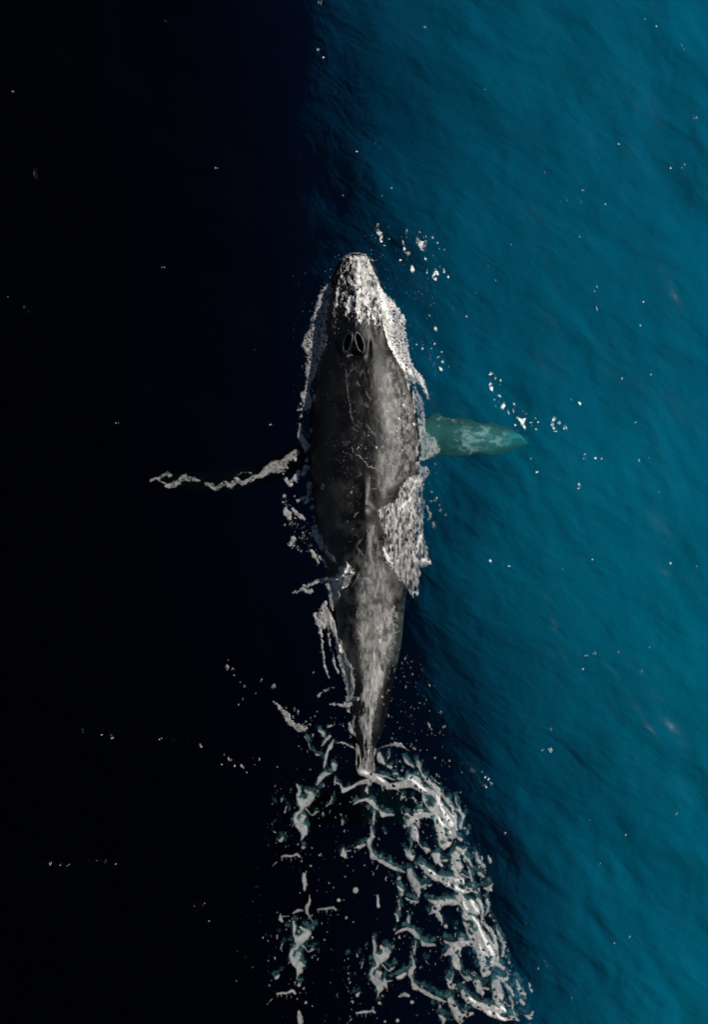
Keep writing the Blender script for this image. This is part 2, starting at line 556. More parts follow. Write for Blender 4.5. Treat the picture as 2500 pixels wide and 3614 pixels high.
# upper sheet, denser near the flanks
a = np.sin(tt * math.pi / 2) * .35 + tt * .65
Au = a[None, :] * np.ones((len(vs), 1))
f = np.clip(1 - np.abs(Au) ** en[:, None], 0, 1) ** (1 / em[:, None])
Uu = cu[:, None] + Au * WW[:, None] + shift[:, None] * f
Zu = zc[:, None] + (zt - zc)[:, None] * f
Vu = vs[:, None] + 0 * Uu

# --- detail carried by the top of the body
def gauss(u, v, pu, pv, ru, rv=None):
    rv = rv or ru
    return np.exp(-((u - pu) / ru) ** 2 - ((v - pv) / rv) ** 2)

def ellipse(u, v, pu, pv, ru, rv, ang):
    c, s_ = math.cos(ang), math.sin(ang)
    du, dv = u - pu, v - pv
    return np.hypot((du * c + dv * s_) / ru, (-du * s_ + dv * c) / rv)

TUBER = [(1232, 972), (1235, 1016), (1290, 1003), (1310, 1043), (1187, 962), (1193, 1015), (1258, 930), (1257, 962), (1256, 1040), (1256, 1075),
         (1220, 935), (1292, 938), (1212, 1000), (1205, 1055), (1228, 1062), (1280, 1050), (1304, 975), (1326, 1010), (1330, 1060), (1180, 1040),
         (1176, 1080), (1196, 1092), (1222, 1100), (1290, 1090), (1318, 1100), (1256, 1110), (1240, 950), (1275, 968), (1338, 1095), (1172, 1115), (1345, 1135), (1258, 1145), (1274, 1020), (1215, 960)]
det = np.zeros_like(Zu)
TOPMASK = sstep(.98, .75, np.abs(Au))
for i, (a_, b_) in enumerate(TUBER):
    rr = 6.5 + 2.5 * TAB[i, 3]
    det += .055 * gauss(Uu, Vu, a_, b_, rr, rr * 1.15)
det += .075 * np.exp(-((Uu - 1256) / 13) ** 2) * sstep(925, 985, Vu) * sstep(1205, 1150, Vu)     # median ridge
lip = np.abs(Au)
det += .05 * np.exp(-((lip - .70) / .07) ** 2) * sstep(930, 1000, Vu) * sstep(1230, 1130, Vu)    # raised jaw edge
det -= .05 * np.exp(-((lip - .50) / .10) ** 2) * sstep(950, 1020, Vu) * sstep(1260, 1150, Vu)
# blowholes: raised lips, two slits, the splash guard ahead and a hollow behind
det += .16 * gauss(Uu, Vu, 1249, 1212, 42, 46)
det += .07 * gauss(Uu, Vu, 1249, 1172, 20, 22)
HOLES = [(1228, 1221, 10.5, 29, .26), (1269, 1221, 10.5, 29, -.30)]
for (pu, pv, ru, rv, an) in HOLES:
    e = ellipse(Uu, Vu, pu, pv, ru, rv, an)
    det += .060 * np.exp(-((e - 1.30) / .28) ** 2)
    det -= .34 * sstep(1.08, .55, e)
det -= .14 * gauss(Uu, Vu, 1250, 1260, 20, 15)
det -= .06 * gauss(Uu, Vu, 1205, 1245, 12, 40)
det -= .06 * gauss(Uu, Vu, 1300, 1235, 10, 34)
# small dorsal fin and its long base, knuckles along the tail stock
det += .13 * gauss(Uu, Vu, 1293, 1806, 17, 19) + .05 * gauss(Uu, Vu, 1288, 1760, 12, 60) + .04 * gauss(Uu, Vu, 1294, 1880, 12, 70)
for k_, pv in enumerate(range(1990, 2480, 62)):
    det += .018 * gauss(Uu, Vu, np.interp(pv, vs, cu + shift), pv, 16, 20)
# lumpy head skin, faint muscle folds on the back
head = sstep(1190, 1090, Vu)
det += head * .030 * (fbm(Uu / 9, Vu / 11, 31, 3) - .5) * 2
det += (1 - head) * .016 * (fbm(Uu / 60, Vu / 110, 33, 2) - .5) * 2
det += (1 - head) * .003 * (fbm(Uu / 9, Vu / 16, 35, 2) - .5) * 2
Zu = Zu + det * TOPMASK

tb = np.linspace(1, -1, NB + 2)[1:-1]
Ab = tb[None, :] * np.ones((len(vs), 1))
fb = np.sqrt(np.clip(1 - np.abs(Ab) ** 2.2, 0, 1))
Ub = cu[:, None] + Ab * WW[:, None]
Zb = zc[:, None] + (zb - zc)[:, None] * fb
Vb = vs[:, None] + 0 * Ub
Ua = np.concatenate([Uu, Ub], 1)
Va = np.concatenate([Vu, Vb], 1)
Za = np.concatenate([Zu, Zb], 1)
wx, wy = W(Ua, Va)
BV = np.stack([wx, wy, Za], -1)
nr, nc = Ua.shape
ii = np.arange(nr * nc).reshape(nr, nc)
jn = np.roll(ii, -1, 1)
BQ = np.stack([ii[:-1], ii[1:], jn[1:], jn[:-1]], -1).reshape(-1, 4)
BV = BV.reshape(-1, 3)

# --- pale skin: scars, scratches, barnacle patches
SCARS = [  # u0, v0, u1, v1, half width, strength
    (1304, 1678, 1292, 1780, 4.0, .32), (1321, 1842, 1303, 1958, 5.0, .26), (1296, 1870, 1312, 1905, 3, .25), (1258, 1925, 1280, 1900, 2.6, .35),
    (1258, 1928, 1285, 1962, 2.6, .35), (1330, 1910, 1356, 1908, 2, .25), (1284, 2035, 1300, 2042, 3.5, .30), (1300, 2042, 1318, 2058, 3.0, .30),
    (1274, 2012, 1240, 2070, 1.8, .30), (1287, 2085, 1288, 2120, 4, .30), (1262, 2250, 1310, 2237, 2.2, .35), (1368, 2240, 1412, 2228, 3.0, .40),
    (1300, 2200, 1272, 2262, 4.5, .25), (1292, 2222, 1278, 2275, 4, .25),
    (1221, 1310, 1224, 1350, 1.3, .35), (1224, 1350, 1232, 1420, 1.3, .35), (1232, 1420, 1236, 1465, 1.3, .35), (1236, 1465, 1248, 1502, 1.3, .35), (1248, 1502, 1264, 1512, 1.3, .3),
    (1237, 1465, 1254, 1460, 2, .3), (1260, 1352, 1272, 1372, 2.2, .3), (1292, 1390, 1310, 1420, 2.8, .3), (1294, 1505, 1325, 1540, 2.6, .35),
    (1300, 1530, 1325, 1546, 2.4, .3), (1250, 1520, 1266, 1530, 2.2, .3), (1222, 1338, 1236, 1328, 1.6, .3), (1236, 1322, 1250, 1308, 2, .3),
    (1284, 1312, 1270, 1336, 2, .3), (1372, 1430, 1368, 1450, 1.6, .25), (1255, 1690, 1278, 1676, 1.6, .3), (1310, 1728, 1328, 1726, 2, .3),
    (1290, 1430, 1300, 1446, 5, .22), (1250, 1825, 1266, 1808, 2.4, .4), (1295, 1985, 1270, 2010, 1.6, .2)]
rs = np.random.default_rng(5)
for _ in range(190):
    v0 = rs.uniform(1290, 2350)
    c0 = np.interp(v0, vs, cu)
    w0 = np.interp(v0, vs, hw)
    u0 = c0 + rs.uniform(-.45, .55) * w0
    an = rs.uniform(0, math.pi)
    le = rs.uniform(6, 30)
    SCARS.append((u0, v0, u0 + le * math.cos(an) * .7, v0 + le * math.sin(an), rs.uniform(.8, 1.8), rs.uniform(.06, .22)))
pale = np.zeros(nr * nc)
fu, fv = Ua.ravel(), Va.ravel()
top = np.zeros((nr, nc), bool)
top[:, :NT] = True
top = top.ravel()
order = np.arange(len(fu))
for (u0, v0, u1, v1, w_, st) in SCARS:
    r0 = max(0, np.searchsorted(vs, min(v0, v1) - 8) - 1) * nc
    r1 = min(nr, np.searchsorted(vs, max(v0, v1) + 8) + 1) * nc
    uu, vv = fu[r0:r1], fv[r0:r1]
    L2 = (u1 - u0) ** 2 + (v1 - v0) ** 2 + 1e-6
    tq = np.clip(((uu - u0) * (u1 - u0) + (vv - v0) * (v1 - v0)) / L2, 0, 1)
    bow = (3.0 + .16 * math.sqrt(L2)) * np.sin(tq * math.pi) * (TAB[int(u0) & 255, int(v0) & 255] - .5)
    d = np.hypot(uu - u0 - tq * (u1 - u0) - bow, vv - v0 - tq * (v1 - v0))
    d += (vnoise(uu / 3.0, vv / 3.0, 4) - .5) * 1.6
    w_q = w_ * (1.15 - .75 * (2 * tq - 1) ** 2)
    val = st * (.35 + .9 * vnoise(uu / 7, vv / 7, 12)) * sstep(w_q + 1.2, w_q - .6, d) * top[r0:r1]
    pale[r0:r1] = np.maximum(pale[r0:r1], val)
# round pale spots (barnacle scars) and the knob of the dorsal fin
cd, ci = cells(fu / 17, fv / 17, 3)
spots = sstep(.16, .05, cd) * (ci > .72) * top * .16 * sstep(1330, 1420, fv)
pale = np.maximum(pale, spots)
pale = np.maximum(pale, .42 * gauss(fu, fv, 1296, 1806, 12, 12) * top)
# grey mottling behind the blowholes; over the tail stock it also paints in sheen
mottle_sheen = np.clip(fbm(fu / 42, fv / 60, 51, 5, .62) * 2.3 - .85, 0, 1)
pale += top * .022 * mottle_sheen * sstep(1290, 1330, fv)
pale += top * .24 * mottle_sheen * sstep(1620, 2060, fv) * sstep(2420, 2300, fv)  # paler tail skin, in place of sheen it lacks
pale = np.clip(pale, 0, 1)

# --- flippers and flukes, grown out of the same skin
parts_v, parts_q, parts_p = [BV], [BQ], [pale]
vcount = len(BV)
def cap(ring_count, nc_, start):
    pass

def fin(stations, thick, pale_fn, n_span=90, n_ch=26, knob=6.0, along='u'):
    """stations: (span coordinate, leading, trailing, z)"""
    global vcount
    st_ = np.array(stations, float)
    tsp = np.linspace(0, 1, n_span)
    key = np.linspace(0, 1, len(st_))
    sp = gsm(np.interp(tsp, key, st_[:, 0]), 3)
    sp[0], sp[-1] = st_[0, 0], st_[-1, 0]
    le = gsm(np.interp(tsp, key, st_[:, 1]), 4)
    tr = gsm(np.interp(tsp, key, st_[:, 2]), 4)
    zz = gsm(np.interp(tsp, key, st_[:, 3]), 4)
    sc = (1 - np.exp(-(1 - tsp) * 14))
    jit = (fbm(tsp * 13, tsp * 0 + 3.3, knob, 3) - .5) * 4 * knob
    jit2 = (fbm(tsp * 11, tsp * 0 + 8.3, knob, 3) - .5) * 4 * knob
    le = le + jit * (1 - tsp * .6)
    tr = tr + jit2 * (1 - tsp * .6)
    mid = (le + tr) / 2
    le = mid + (le - mid) * sc
    tr = mid + (tr - mid) * sc
    ph = np.linspace(0, 2 * math.pi, n_ch * 2, endpoint=False)
    cc = (1 - np.cos(ph)) / 2
    prof = np.sin(ph) * (1 - .45 * cc)
    co = le[:, None] + (tr - le)[:, None] * cc[None, :]
    th = thick * (1 - .75 * tsp) * sc
    z = zz[:, None] + th[:, None] * prof[None, :]
    s2 = sp[:, None] + 0 * co
    u_, v_ = (s2, co) if along == 'u' else (co, s2)
    x_, y_ = W(u_, v_)
    vv_ = np.stack([x_, y_, z], -1).reshape(-1, 3)
    a_, b_ = z.shape
    i_ = np.arange(a_ * b_).reshape(a_, b_) + vcount
    jn_ = np.roll(i_, -1, 1)
    q_ = np.stack([i_[:-1], i_[1:], jn_[1:], jn_[:-1]], -1).reshape(-1, 4)
    if (sp[-1] < sp[0]) == (along == 'u'):
        q_ = q_[:, ::-1]
    parts_v.append(vv_)
    parts_q.append(q_)
    parts_p.append(pale_fn(u_, v_, z).ravel())
    vcount += len(vv_)

def pale_right(u, v, z):
    n = fbm(u / 42, v / 20, 61, 5, .66)
    n2 = fbm(u / 16, v / 12, 65, 4, .6)
    mid = sstep(1.0, .35, np.abs(v - 1542) / np.interp(u, [1500, 1720, 1890], [80, 60, 22]))
    return .20 + .12 * n2 + mid * (.16 + .30 * sstep(.36, .66, n) * sstep(1590, 1680, u))

def pale_left(u, v, z):
    return 0 * u

fin([(1400, 1490, 1610, -.55), (1500, 1462, 1612, -.85), (1560, 1456, 1610, -.90), (1640, 1472, 1604, -.85), (1720, 1488, 1600, -.85),
     (1800, 1498, 1588, -1.05), (1850, 1516, 1576, -1.3), (1890, 1540, 1566, -1.6)], .14, pale_right, knob=9.0)
fin([(1170, 1540, 1650, -.5), (1090, 1548, 1640, -.50), (1000, 1585, 1672, -.9), (900, 1632, 1712, -1.1), (780, 1662, 1738, -1.3),
     (660, 1660, 1728, -1.5), (580, 1664, 1718, -1.6), (522, 1682, 1704, -1.7)], .13, pale_left)
# flukes: swept blades under the wake
fin([(1270, 2800, 2930, -.95), (1340, 2812, 2945, -1.3), (1430, 2850, 2958, -2.0), (1510, 2905, 2975, -2.8), (1560, 2962, 2985, -3.3)], .13,
    lambda u, v, z: 0 * u, knob=2.0)
fin([(1294, 2800, 2930, -.95), (1224, 2812, 2945, -1.3), (1134, 2850, 2958, -2.0), (1054, 2905, 2975, -2.8), (1004, 2962, 2985, -3.3)], .13,
    lambda u, v, z: 0 * u, knob=2.0)

whale = bpy.data.objects.new('humpback_whale', None)
COL.objects.link(whale)
hx, hy = W(1285, 1600)
whale.location = (float(hx), float(hy), 0)
whale['label'] = 'dark grey humpback whale swimming at the surface, back and blowholes out of the water'
whale['category'] = 'whale'
AV = np.concatenate(parts_v)
AQ = np.concatenate(parts_q)
off = np.array(whale.location)
me = make_mesh('body', AV - off, AQ)
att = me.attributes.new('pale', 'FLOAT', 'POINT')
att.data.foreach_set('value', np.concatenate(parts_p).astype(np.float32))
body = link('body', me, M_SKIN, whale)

# nostril lips: a soft fleshy rim round each blowhole, a part of its own
tree = BVHTree.FromPolygons([tuple(p) for p in BV], [tuple(int(i) for i in q) for q in BQ.reshape(nr - 1, nc, 4)[:, :NT - 1].reshape(-1, 4)])
def top_z(u, v):
    x, y = W(u, v)
    h = tree.ray_cast(Vector((float(x), float(y), 4.0)), Vector((0, 0, -1)))
    return h[0].z if h[0] is not None else -9.0

for (pu, pv, ru, rv, an) in HOLES:
    n1, n2 = 64, 14
    th = np.linspace(0, 2 * math.pi, n1, endpoint=False)
    ring = []
    for a_ in th:
        eu, ev = 1.26 * ru * math.cos(a_), 1.18 * rv * math.sin(a_)
        c, s_ = math.cos(an), math.sin(an)
        u_ = pu + eu * c - ev * s_
        v_ = pv + eu * s_ + ev * c
        x, y = W(u_, v_)
        ring.append((float(x), float(y), top_z(u_, v_) - .004))
    ring = np.array(ring)
    ring[:, 2] = gsm(np.tile(ring[:, 2], 3), 3)[n1:2 * n1]
    cen = ring.mean(0)
    vv_ = []
    for p, a_ in zip(ring, th):
        rad = p - cen
        rad[2] = 0
        rad /= np.linalg.norm(rad) + 1e-9
        thick = .020 + .010 * (math.sin(a_) * .5 + .5)
        for b_ in np.linspace(0, 2 * math.pi, n2, endpoint=False):
            vv_.append(p + rad * thick * math.cos(b_) + np.array([0, 0, 1]) * thick * .9 * math.sin(b_))
    i_ = np.arange(n1 * n2).reshape(n1, n2)
    q_ = np.stack([i_, np.roll(i_, -1, 0), np.roll(np.roll(i_, -1, 0), -1, 1), np.roll(i_, -1, 1)], -1).reshape(-1, 4)
    me = make_mesh('nostril_lip', np.array(vv_) - off, q_)
    link('nostril_lip', me, M_SKIN, whale)

# ------------------------------------------------------------------ foam
STEP = 1.75
def tile(ox, oy, sc, rows):
    return [[(ox + x * sc, oy + y * sc, w * sc) for (x, y, w) in row] for row in rows]

def shift_rows(rows, du, dv):
    return [[(u + du, v + dv, w) for (u, v, w) in r_] for r_ in rows]

class Foam:
    def __init__(self, pad=30):
        self.rows, self.polys, self.neg = [], [], []
        self.pad = pad
    def strokes(self, rows): self.rows += rows; return self
    def poly(self, pts, rim=0.0): self.polys.append((np.array(pts, float), rim)); return self
    def holes(self, rows): self.neg += rows; return self
    def field(self, warp=5.0, seed=0, fine=4.0):
        pts = [p for r_ in self.rows for p in r_]
        us = [p[0] for p in pts] + [q for P, _ in self.polys for q in P[:, 0]]
        vs_ = [p[1] for p in pts] + [q for P, _ in self.polys for q in P[:, 1]]
        pad = self.pad
        u = np.arange(math.floor((min(us) - pad) / STEP) * STEP, max(us) + pad, STEP)
        v = np.arange(math.floor((min(vs_) - pad) / STEP) * STEP, max(vs_) + pad, STEP)
        U_, V_ = np.meshgrid(u, v)
        Wu = U_ + warp * 2 * (fbm(U_ / 22, V_ / 22, seed + 1, 3) - .5)
        Wv = V_ + warp * 2 * (fbm(U_ / 22, V_ / 22, seed + 2, 3) - .5)
        Wu = Wu + fine * 2 * (fbm(U_ / 7, V_ / 7, seed + 3, 3, .6) - .5)
        Wv = Wv + fine * 2 * (fbm(U_ / 7, V_ / 7, seed + 4, 3, .6) - .5)
        F = np.full(U_.shape, -60.0)
        def draw(rows, F, combine):
            for row in rows:
                if len(row) == 1:
                    row = [row[0], (row[0][0] + .01, row[0][1], row[0][2])]
                for (a, b) in zip(row[:-1], row[1:]):
                    m_ = 14 + 2 * warp + max(a[2], b[2])
                    i0 = max(0, int((min(a[0], b[0]) - m_ - u[0]) / STEP)); i1 = int((max(a[0], b[0]) + m_ - u[0]) / STEP) + 2
                    j0 = max(0, int((min(a[1], b[1]) - m_ - v[0]) / STEP)); j1 = int((max(a[1], b[1]) + m_ - v[0]) / STEP) + 2
                    if i1 <= i0 or j1 <= j0:
                        continue
                    uu, vv = Wu[j0:j1, i0:i1], Wv[j0:j1, i0:i1]
                    du, dv = b[0] - a[0], b[1] - a[1]
                    t_ = np.clip(((uu - a[0]) * du + (vv - a[1]) * dv) / (du * du + dv * dv + 1e-9), 0, 1)
                    d = (a[2] + (b[2] - a[2]) * t_) - np.hypot(uu - a[0] - t_ * du, vv - a[1] - t_ * dv)
                    F[j0:j1, i0:i1] = combine(F[j0:j1, i0:i1], d)
        draw(self.rows, F, np.maximum)
        for P, rim in self.polys:
            inside = np.zeros(U_.shape, bool)
            dist = np.full(U_.shape, 1e9)
            n = len(P)
            for k_ in range(n):
                a, b = P[k_], P[(k_ + 1) % n]
                du, dv = b - a
                t_ = np.clip(((Wu - a[0]) * du + (Wv - a[1]) * dv) / (du * du + dv * dv + 1e-9), 0, 1)
                dist = np.minimum(dist, np.hypot(Wu - a[0] - t_ * du, Wv - a[1] - t_ * dv))
                cross = ((a[1] > Wv) != (b[1] > Wv)) & (Wu < (b[0] - a[0]) * (Wv - a[1]) / (b[1] - a[1] + 1e-12) + a[0])
                inside ^= cross
            F = np.maximum(F, np.where(inside, dist, -dist))
        def cut(A, d): return np.minimum(A, -d)
        draw(self.neg, F, cut)
        self.U, self.V, self.F, self.seed = U_, V_, F, seed
        return F

N_FOAM = 0
def stroke_dist(rows, u, v):
    best = np.full(u.shape, -99.0)
    for row in rows:
        if len(row) == 1:
            row = [row[0], (row[0][0] + .01, row[0][1], row[0][2])]
        for (a, b) in zip(row[:-1], row[1:]):
            du, dv = b[0] - a[0], b[1] - a[1]
            t_ = np.clip(((u - a[0]) * du + (v - a[1]) * dv) / (du * du + dv * dv + 1e-9), 0, 1)
            best = np.maximum(best, (a[2] + (b[2] - a[2]) * t_) - np.hypot(u - a[0] - t_ * du, v - a[1] - t_ * dv))
    return best

def build_foam(name, U_, V_, F, thick, mat, label, rough=.5, lift=.004, seed=0, soft=5.0, ridge=0.0, sink=0.0,
               cover=.34, vary=.35, grain=9.0, stretch=1.0, rim=3.0, core=None, core_h=.022, strays=0):
    """a crust of bubbles: F>0 is foam (chart units inside the rim)"""
    global N_FOAM
    if strays:
        F = np.maximum(F, speckle(F, U_, V_, 6.5, strays, seed + 60, 1.5, 11))
    keep = F > 0
    # every kept sample plus one ring that dips under the water
    grow = keep.copy()
    grow[1:] |= keep[:-1]; grow[:-1] |= keep[1:]
    g2 = grow.copy()
    grow[:, 1:] |= g2[:, :-1]; grow[:, :-1] |= g2[:, 1:]
    jj, ii_ = np.nonzero(grow)
    if len(jj) == 0:
        return
    ident = np.full(F.shape, -1)
    ident[jj, ii_] = np.arange(len(jj))
    uu, vv, ff = U_[jj, ii_], V_[jj, ii_], F[jj, ii_]
    # pull the outer ring in to the rim
    x, y = W(uu, vv)
    h = sea(x, y, False)
    cand = np.nonzero((uu > 1080) & (uu < 1500) & (vv > 890) & (vv < 2830))[0]
    for c in cand:
        hit = tree.ray_cast(Vector((x[c], y[c], 4.0)), Vector((0, 0, -1)))
        if hit[0] is not None and hit[0].z > h[c]:
            h[c] = hit[0].z
    up = 1 - np.exp(-np.maximum(ff, 0) / (soft * .55))
    lump = fbm(uu / 11, vv / 11, seed + 5, 4, .6)
    rid = 1 - np.abs(2 * fbm(uu / 26, vv / 40, seed + 9, 2) - 1)
    t_ = thick * .4 * up * ((1 - rough) + rough * 2 * lump + ridge * rid ** 3)
    cv = cover + vary * 2 * (fbm(uu / grain, vv / (grain * stretch), seed + 23, 4, .62) - .5) + .12 * ridge * rid ** 3
    if core:
        wu = uu + 9 * (fbm(uu / 9, vv / 9, seed + 25, 3) - .5)
        wv = vv + 9 * (fbm(uu / 9, vv / 9, seed + 26, 3) - .5)
        cr = sstep(-5, 5, stroke_dist(core, wu, wv))
        cv = cv + .75 * cr
        t_ = t_ + core_h * cr * up
    cv = np.clip(cv, .04, 1) * sstep(-.2, rim, ff)
    z = h + np.where(ff > 0, lift + t_, -.012) - sink
    q = np.stack([ident[:-1, :-1], ident[1:, :-1], ident[1:, 1:], ident[:-1, 1:]], -1).reshape(-1, 4)
    kq = (keep[:-1, :-1] | keep[1:, :-1] | keep[1:, 1:] | keep[:-1, 1:]).ravel()
    q = q[kq & (q >= 0).all(1)]
    used = np.unique(q)
    re = np.full(len(jj), -1)
    re[used] = np.arange(len(used))
    me = make_mesh(name, np.stack([x, y, z], -1)[used], re[q])
    att = me.attributes.new('cover', 'FLOAT', 'POINT')
    att.data.foreach_set('value', cv[used].astype(np.float32))
    o = link(name, me, mat, kind='stuff', label=label, category='foam')
    o['group'] = 'foam round the whale'
    N_FOAM += len(q)
    return o

def lacy(F, U_, V_, scale, amount, seed, stretch=1.0, thr=.16):
    """open round holes in a foam sheet, more of them towards its rim"""
    wu = U_ + 7 * (fbm(U_ / 14, V_ / 14, seed + 3, 2) - .5)
    wv = V_ + 7 * (fbm(U_ / 14, V_ / 14, seed + 4, 2) - .5)
    d1, idn, d2 = cells(wu / scale, wv / (scale * stretch), seed, True)
    open_ = fbm(U_ / 40, V_ / 40, seed + 6, 2)
    e = (d2 - d1)
    hole = (e - thr - (1 - amount) * .9 + (open_ - .5) * .8) * scale * .5
    return np.minimum(F, np.where(hole > 0, -hole, F))

def ragged(F, U_, V_, amp, scale, seed, stretch=1.0):
    return F + amp * 2 * (fbm(U_ / scale, V_ / (scale * stretch), seed + 11, 4, .6) - .5)

def speckle(F, U_, V_, size, prob, seed, stretch=1.3, falloff=14.0, solid=99):
    """loose flecks: density follows F"""
    wu = U_ + size * .9 * (fbm(U_ / (size * .55), V_ / (size * .55), seed + 17, 2) - .5)
    wv = V_ + size * .9 * (fbm(U_ / (size * .55), V_ / (size * .55), seed + 19, 2) - .5)
    d, idn = cells(wu / size, wv / (size * stretch), seed)
    dens = prob * sstep(-falloff, falloff, F)
    clump = fbm(U_ / (size * 4), V_ / (size * 4), seed + 13, 2)
    rad = (.10 + .36 * TAB[(idn * 255).astype(int), 7] ** 2) * sstep(-.05, .12, dens * (.35 + 1.3 * clump) - idn)
    G = (rad - d) * size
    if solid < 90:
        G = np.maximum(G, F - solid)
    return G

ZA = (900, 2500, .3759)
ZB = (1350, 2500, .3759)
ZD = (1350, 3060, .3759)
Z1 = (950, 780, .4386)
Z2 = (950, 1280, .4386)
Z3 = (950, 1900, .4386)
Z5 = (950, 1300, .3466)
Z6 = (700, 2250, .3759)
ZF = (450, 1400, .47)
def tp(z, pts): return [(z[0] + x * z[2], z[1] + y * z[2]) for x, y in pts]

# ---- wake, near the keel line: the looping blobs and the little bars
BLOB = tile(*ZA, [
    [(400, 715, 12), (415, 770, 17), (408, 840, 18), (440, 885, 35), (465, 890, 40), (510, 850, 38), (545, 822, 20)],
    [(470, 770, 14), (490, 790, 16), (520, 800, 18), (550, 815, 14)],
    [(450, 880, 30), (445, 930, 22), (430, 965, 14), (390, 990, 16), (372, 1030, 16), (390, 1070, 24), (420, 1100, 34), (455, 1130, 38), (460, 1170, 30), (445, 1210, 14), (433, 1250, 5)],
    [(430, 1010, 18), (460, 1020, 18), (440, 1045, 28)],
    [(480, 940, 10), (505, 965, 9), (520, 990, 7), (545, 1000, 9), (570, 980, 14), (600, 965, 6)],
    [(350, 1110, 4), (375, 1080, 6)], [(455, 1307, 17)], [(248, 845, 9), (248, 870, 9)], [(240, 1235, 18), (265, 1210, 8)], [(195, 1260, 7)],
    [(372, 930, 8)], [(298, 920, 6), (282, 975, 9)], [(590, 770, 9), (580, 790, 5)], [(330, 790, 6)], [(600, 1030, 7)], [(165, 1080, 8)], [(160, 890, 8)]])
BLOB_HOLES = tile(*ZA, [[(455, 828, 14), (475, 820, 10)], [(405, 1030, 9), (412, 1000, 6)], [(435, 800, 6), (425, 830, 5)]])
BAR = tile(*ZA, [
    [(250, 1390, 9), (300, 1382, 13), (360, 1378, 12), (400, 1365, 14), (420, 1385, 13)], [(256, 1400, 7), (256, 1425, 3)], [(340, 1395, 6), (338, 1440, 3)],
    [(160, 1482, 4), (205, 1440, 7)], [(300, 1400, 5), (300, 1420, 3)], [(440, 1435, 8)], [(520, 1475, 12)], [(380, 1395, 5), (382, 1415, 3)]])
TAILDROP = [[(1071, 3085, 5), (1075, 3105, 9), (1078, 3120, 9), (1075, 3140, 3)]]
f = Foam()
OFF = [(0, 0), (-15, 484.5), (269, 549)]
for o in OFF:
    f.strokes(shift_rows(BLOB, *o)); f.holes(shift_rows(BLOB_HOLES, *o))
for o in [(0, 0), (-17, 483), (126, 186), (265, 552)]:
    f.strokes(shift_rows(BAR, *o))
f.strokes(TAILDROP); f.strokes(shift_rows(TAILDROP, -16, 484))
f.strokes(tile(900, 3060, .3759, [
    [(515, 255, 5), (515, 320, 14), (490, 375, 22), (490, 420, 16), (510, 465, 8), (540, 510, 6)], [(360, 430, 8), (400, 410, 16), (450, 400, 8)],
    [(240, 440, 6), (240, 490, 20), (250, 510, 14)], [(260, 465, 8), (320, 462, 6)], [(545, 560, 10)], [(787, 302, 18)], [(945, 215, 26)], [(860, 470, 14)],
    [(460, 60, 16), (465, 120, 24), (475, 160, 18), (465, 210, 6)], [(735, 190, 8)], [(850, 90, 10)], [(695, 143, 10)], [(1340, 1040, 14), (1400, 1010, 22), (1425, 995, 10)],
    [(1360, 1210, 10), (1410, 1195, 22), (1440, 1210, 14)], [(685, 480, 6)], [(680, 610, 7)], [(1480, 1270, 18)], [(540, 1300, 10)], [(480, 1268, 13)], [(1160, 360, 16), (1150, 260, 10)],
    [(920, 510, 8)], [(655, 680, 10)], [(715, 772, 6)], [(1225, 1450, 14)], [(1340, 1440, 18)]]))
f.rows = [[(a_, b_, c_ * 1.14 + .7) for a_, b_, c_ in r_] for r_ in f.rows]
F = f.field(3.2, 2, 1.6)
F = ragged(F, f.U, f.V, 1.6, 10, 2)
build_foam('foam_patch', f.U, f.V, F, .014, M_FOAM, 'looping grey foam blobs and short bars trailing in the dark water below the tail', seed=2, soft=6, strays=.2, cover=.42, vary=.25, grain=14, rim=6)

# ---- wake, the ropes of foam straight behind the tail
ROPE = tile(*ZA, [
    [(930, 895, 8), (980, 870, 13), (1040, 850, 15), (1090, 875, 22), (1120, 910, 20), (1155, 945, 14)],
    [(1120, 970, 9), (1115, 1040, 14), (1110, 1090, 10)], [(1065, 940, 8)], [(1075, 1070, 7)],
    [(1085, 1105, 8), (1100, 1170, 12), (1110, 1205, 19), (1075, 1250, 24), (1070, 1290, 18), (1090, 1340, 11), (1110, 1395, 25), (1150, 1415, 14), (1200, 1440, 19), (1260, 1475, 19), (1300, 1498, 19), (1360, 1522, 17), (1407, 1538, 8)],
    [(1175, 960, 10), (1200, 995, 22), (1250, 1000, 16), (1300, 1000, 13)], [(820, 1050, 13), (815, 1090, 10)],
    [(1030, 1275, 13), (980, 1300, 20), (940, 1305, 6)], [(970, 1330, 6)], [(830, 1310, 8), (830, 1370, 26), (850, 1400, 12)], [(850, 1345, 9), (900, 1335, 7)],
    [(1055, 730, 10), (1050, 770, 18), (1060, 800, 8)], [(1210, 1150, 5), (1225, 1170, 8)]])
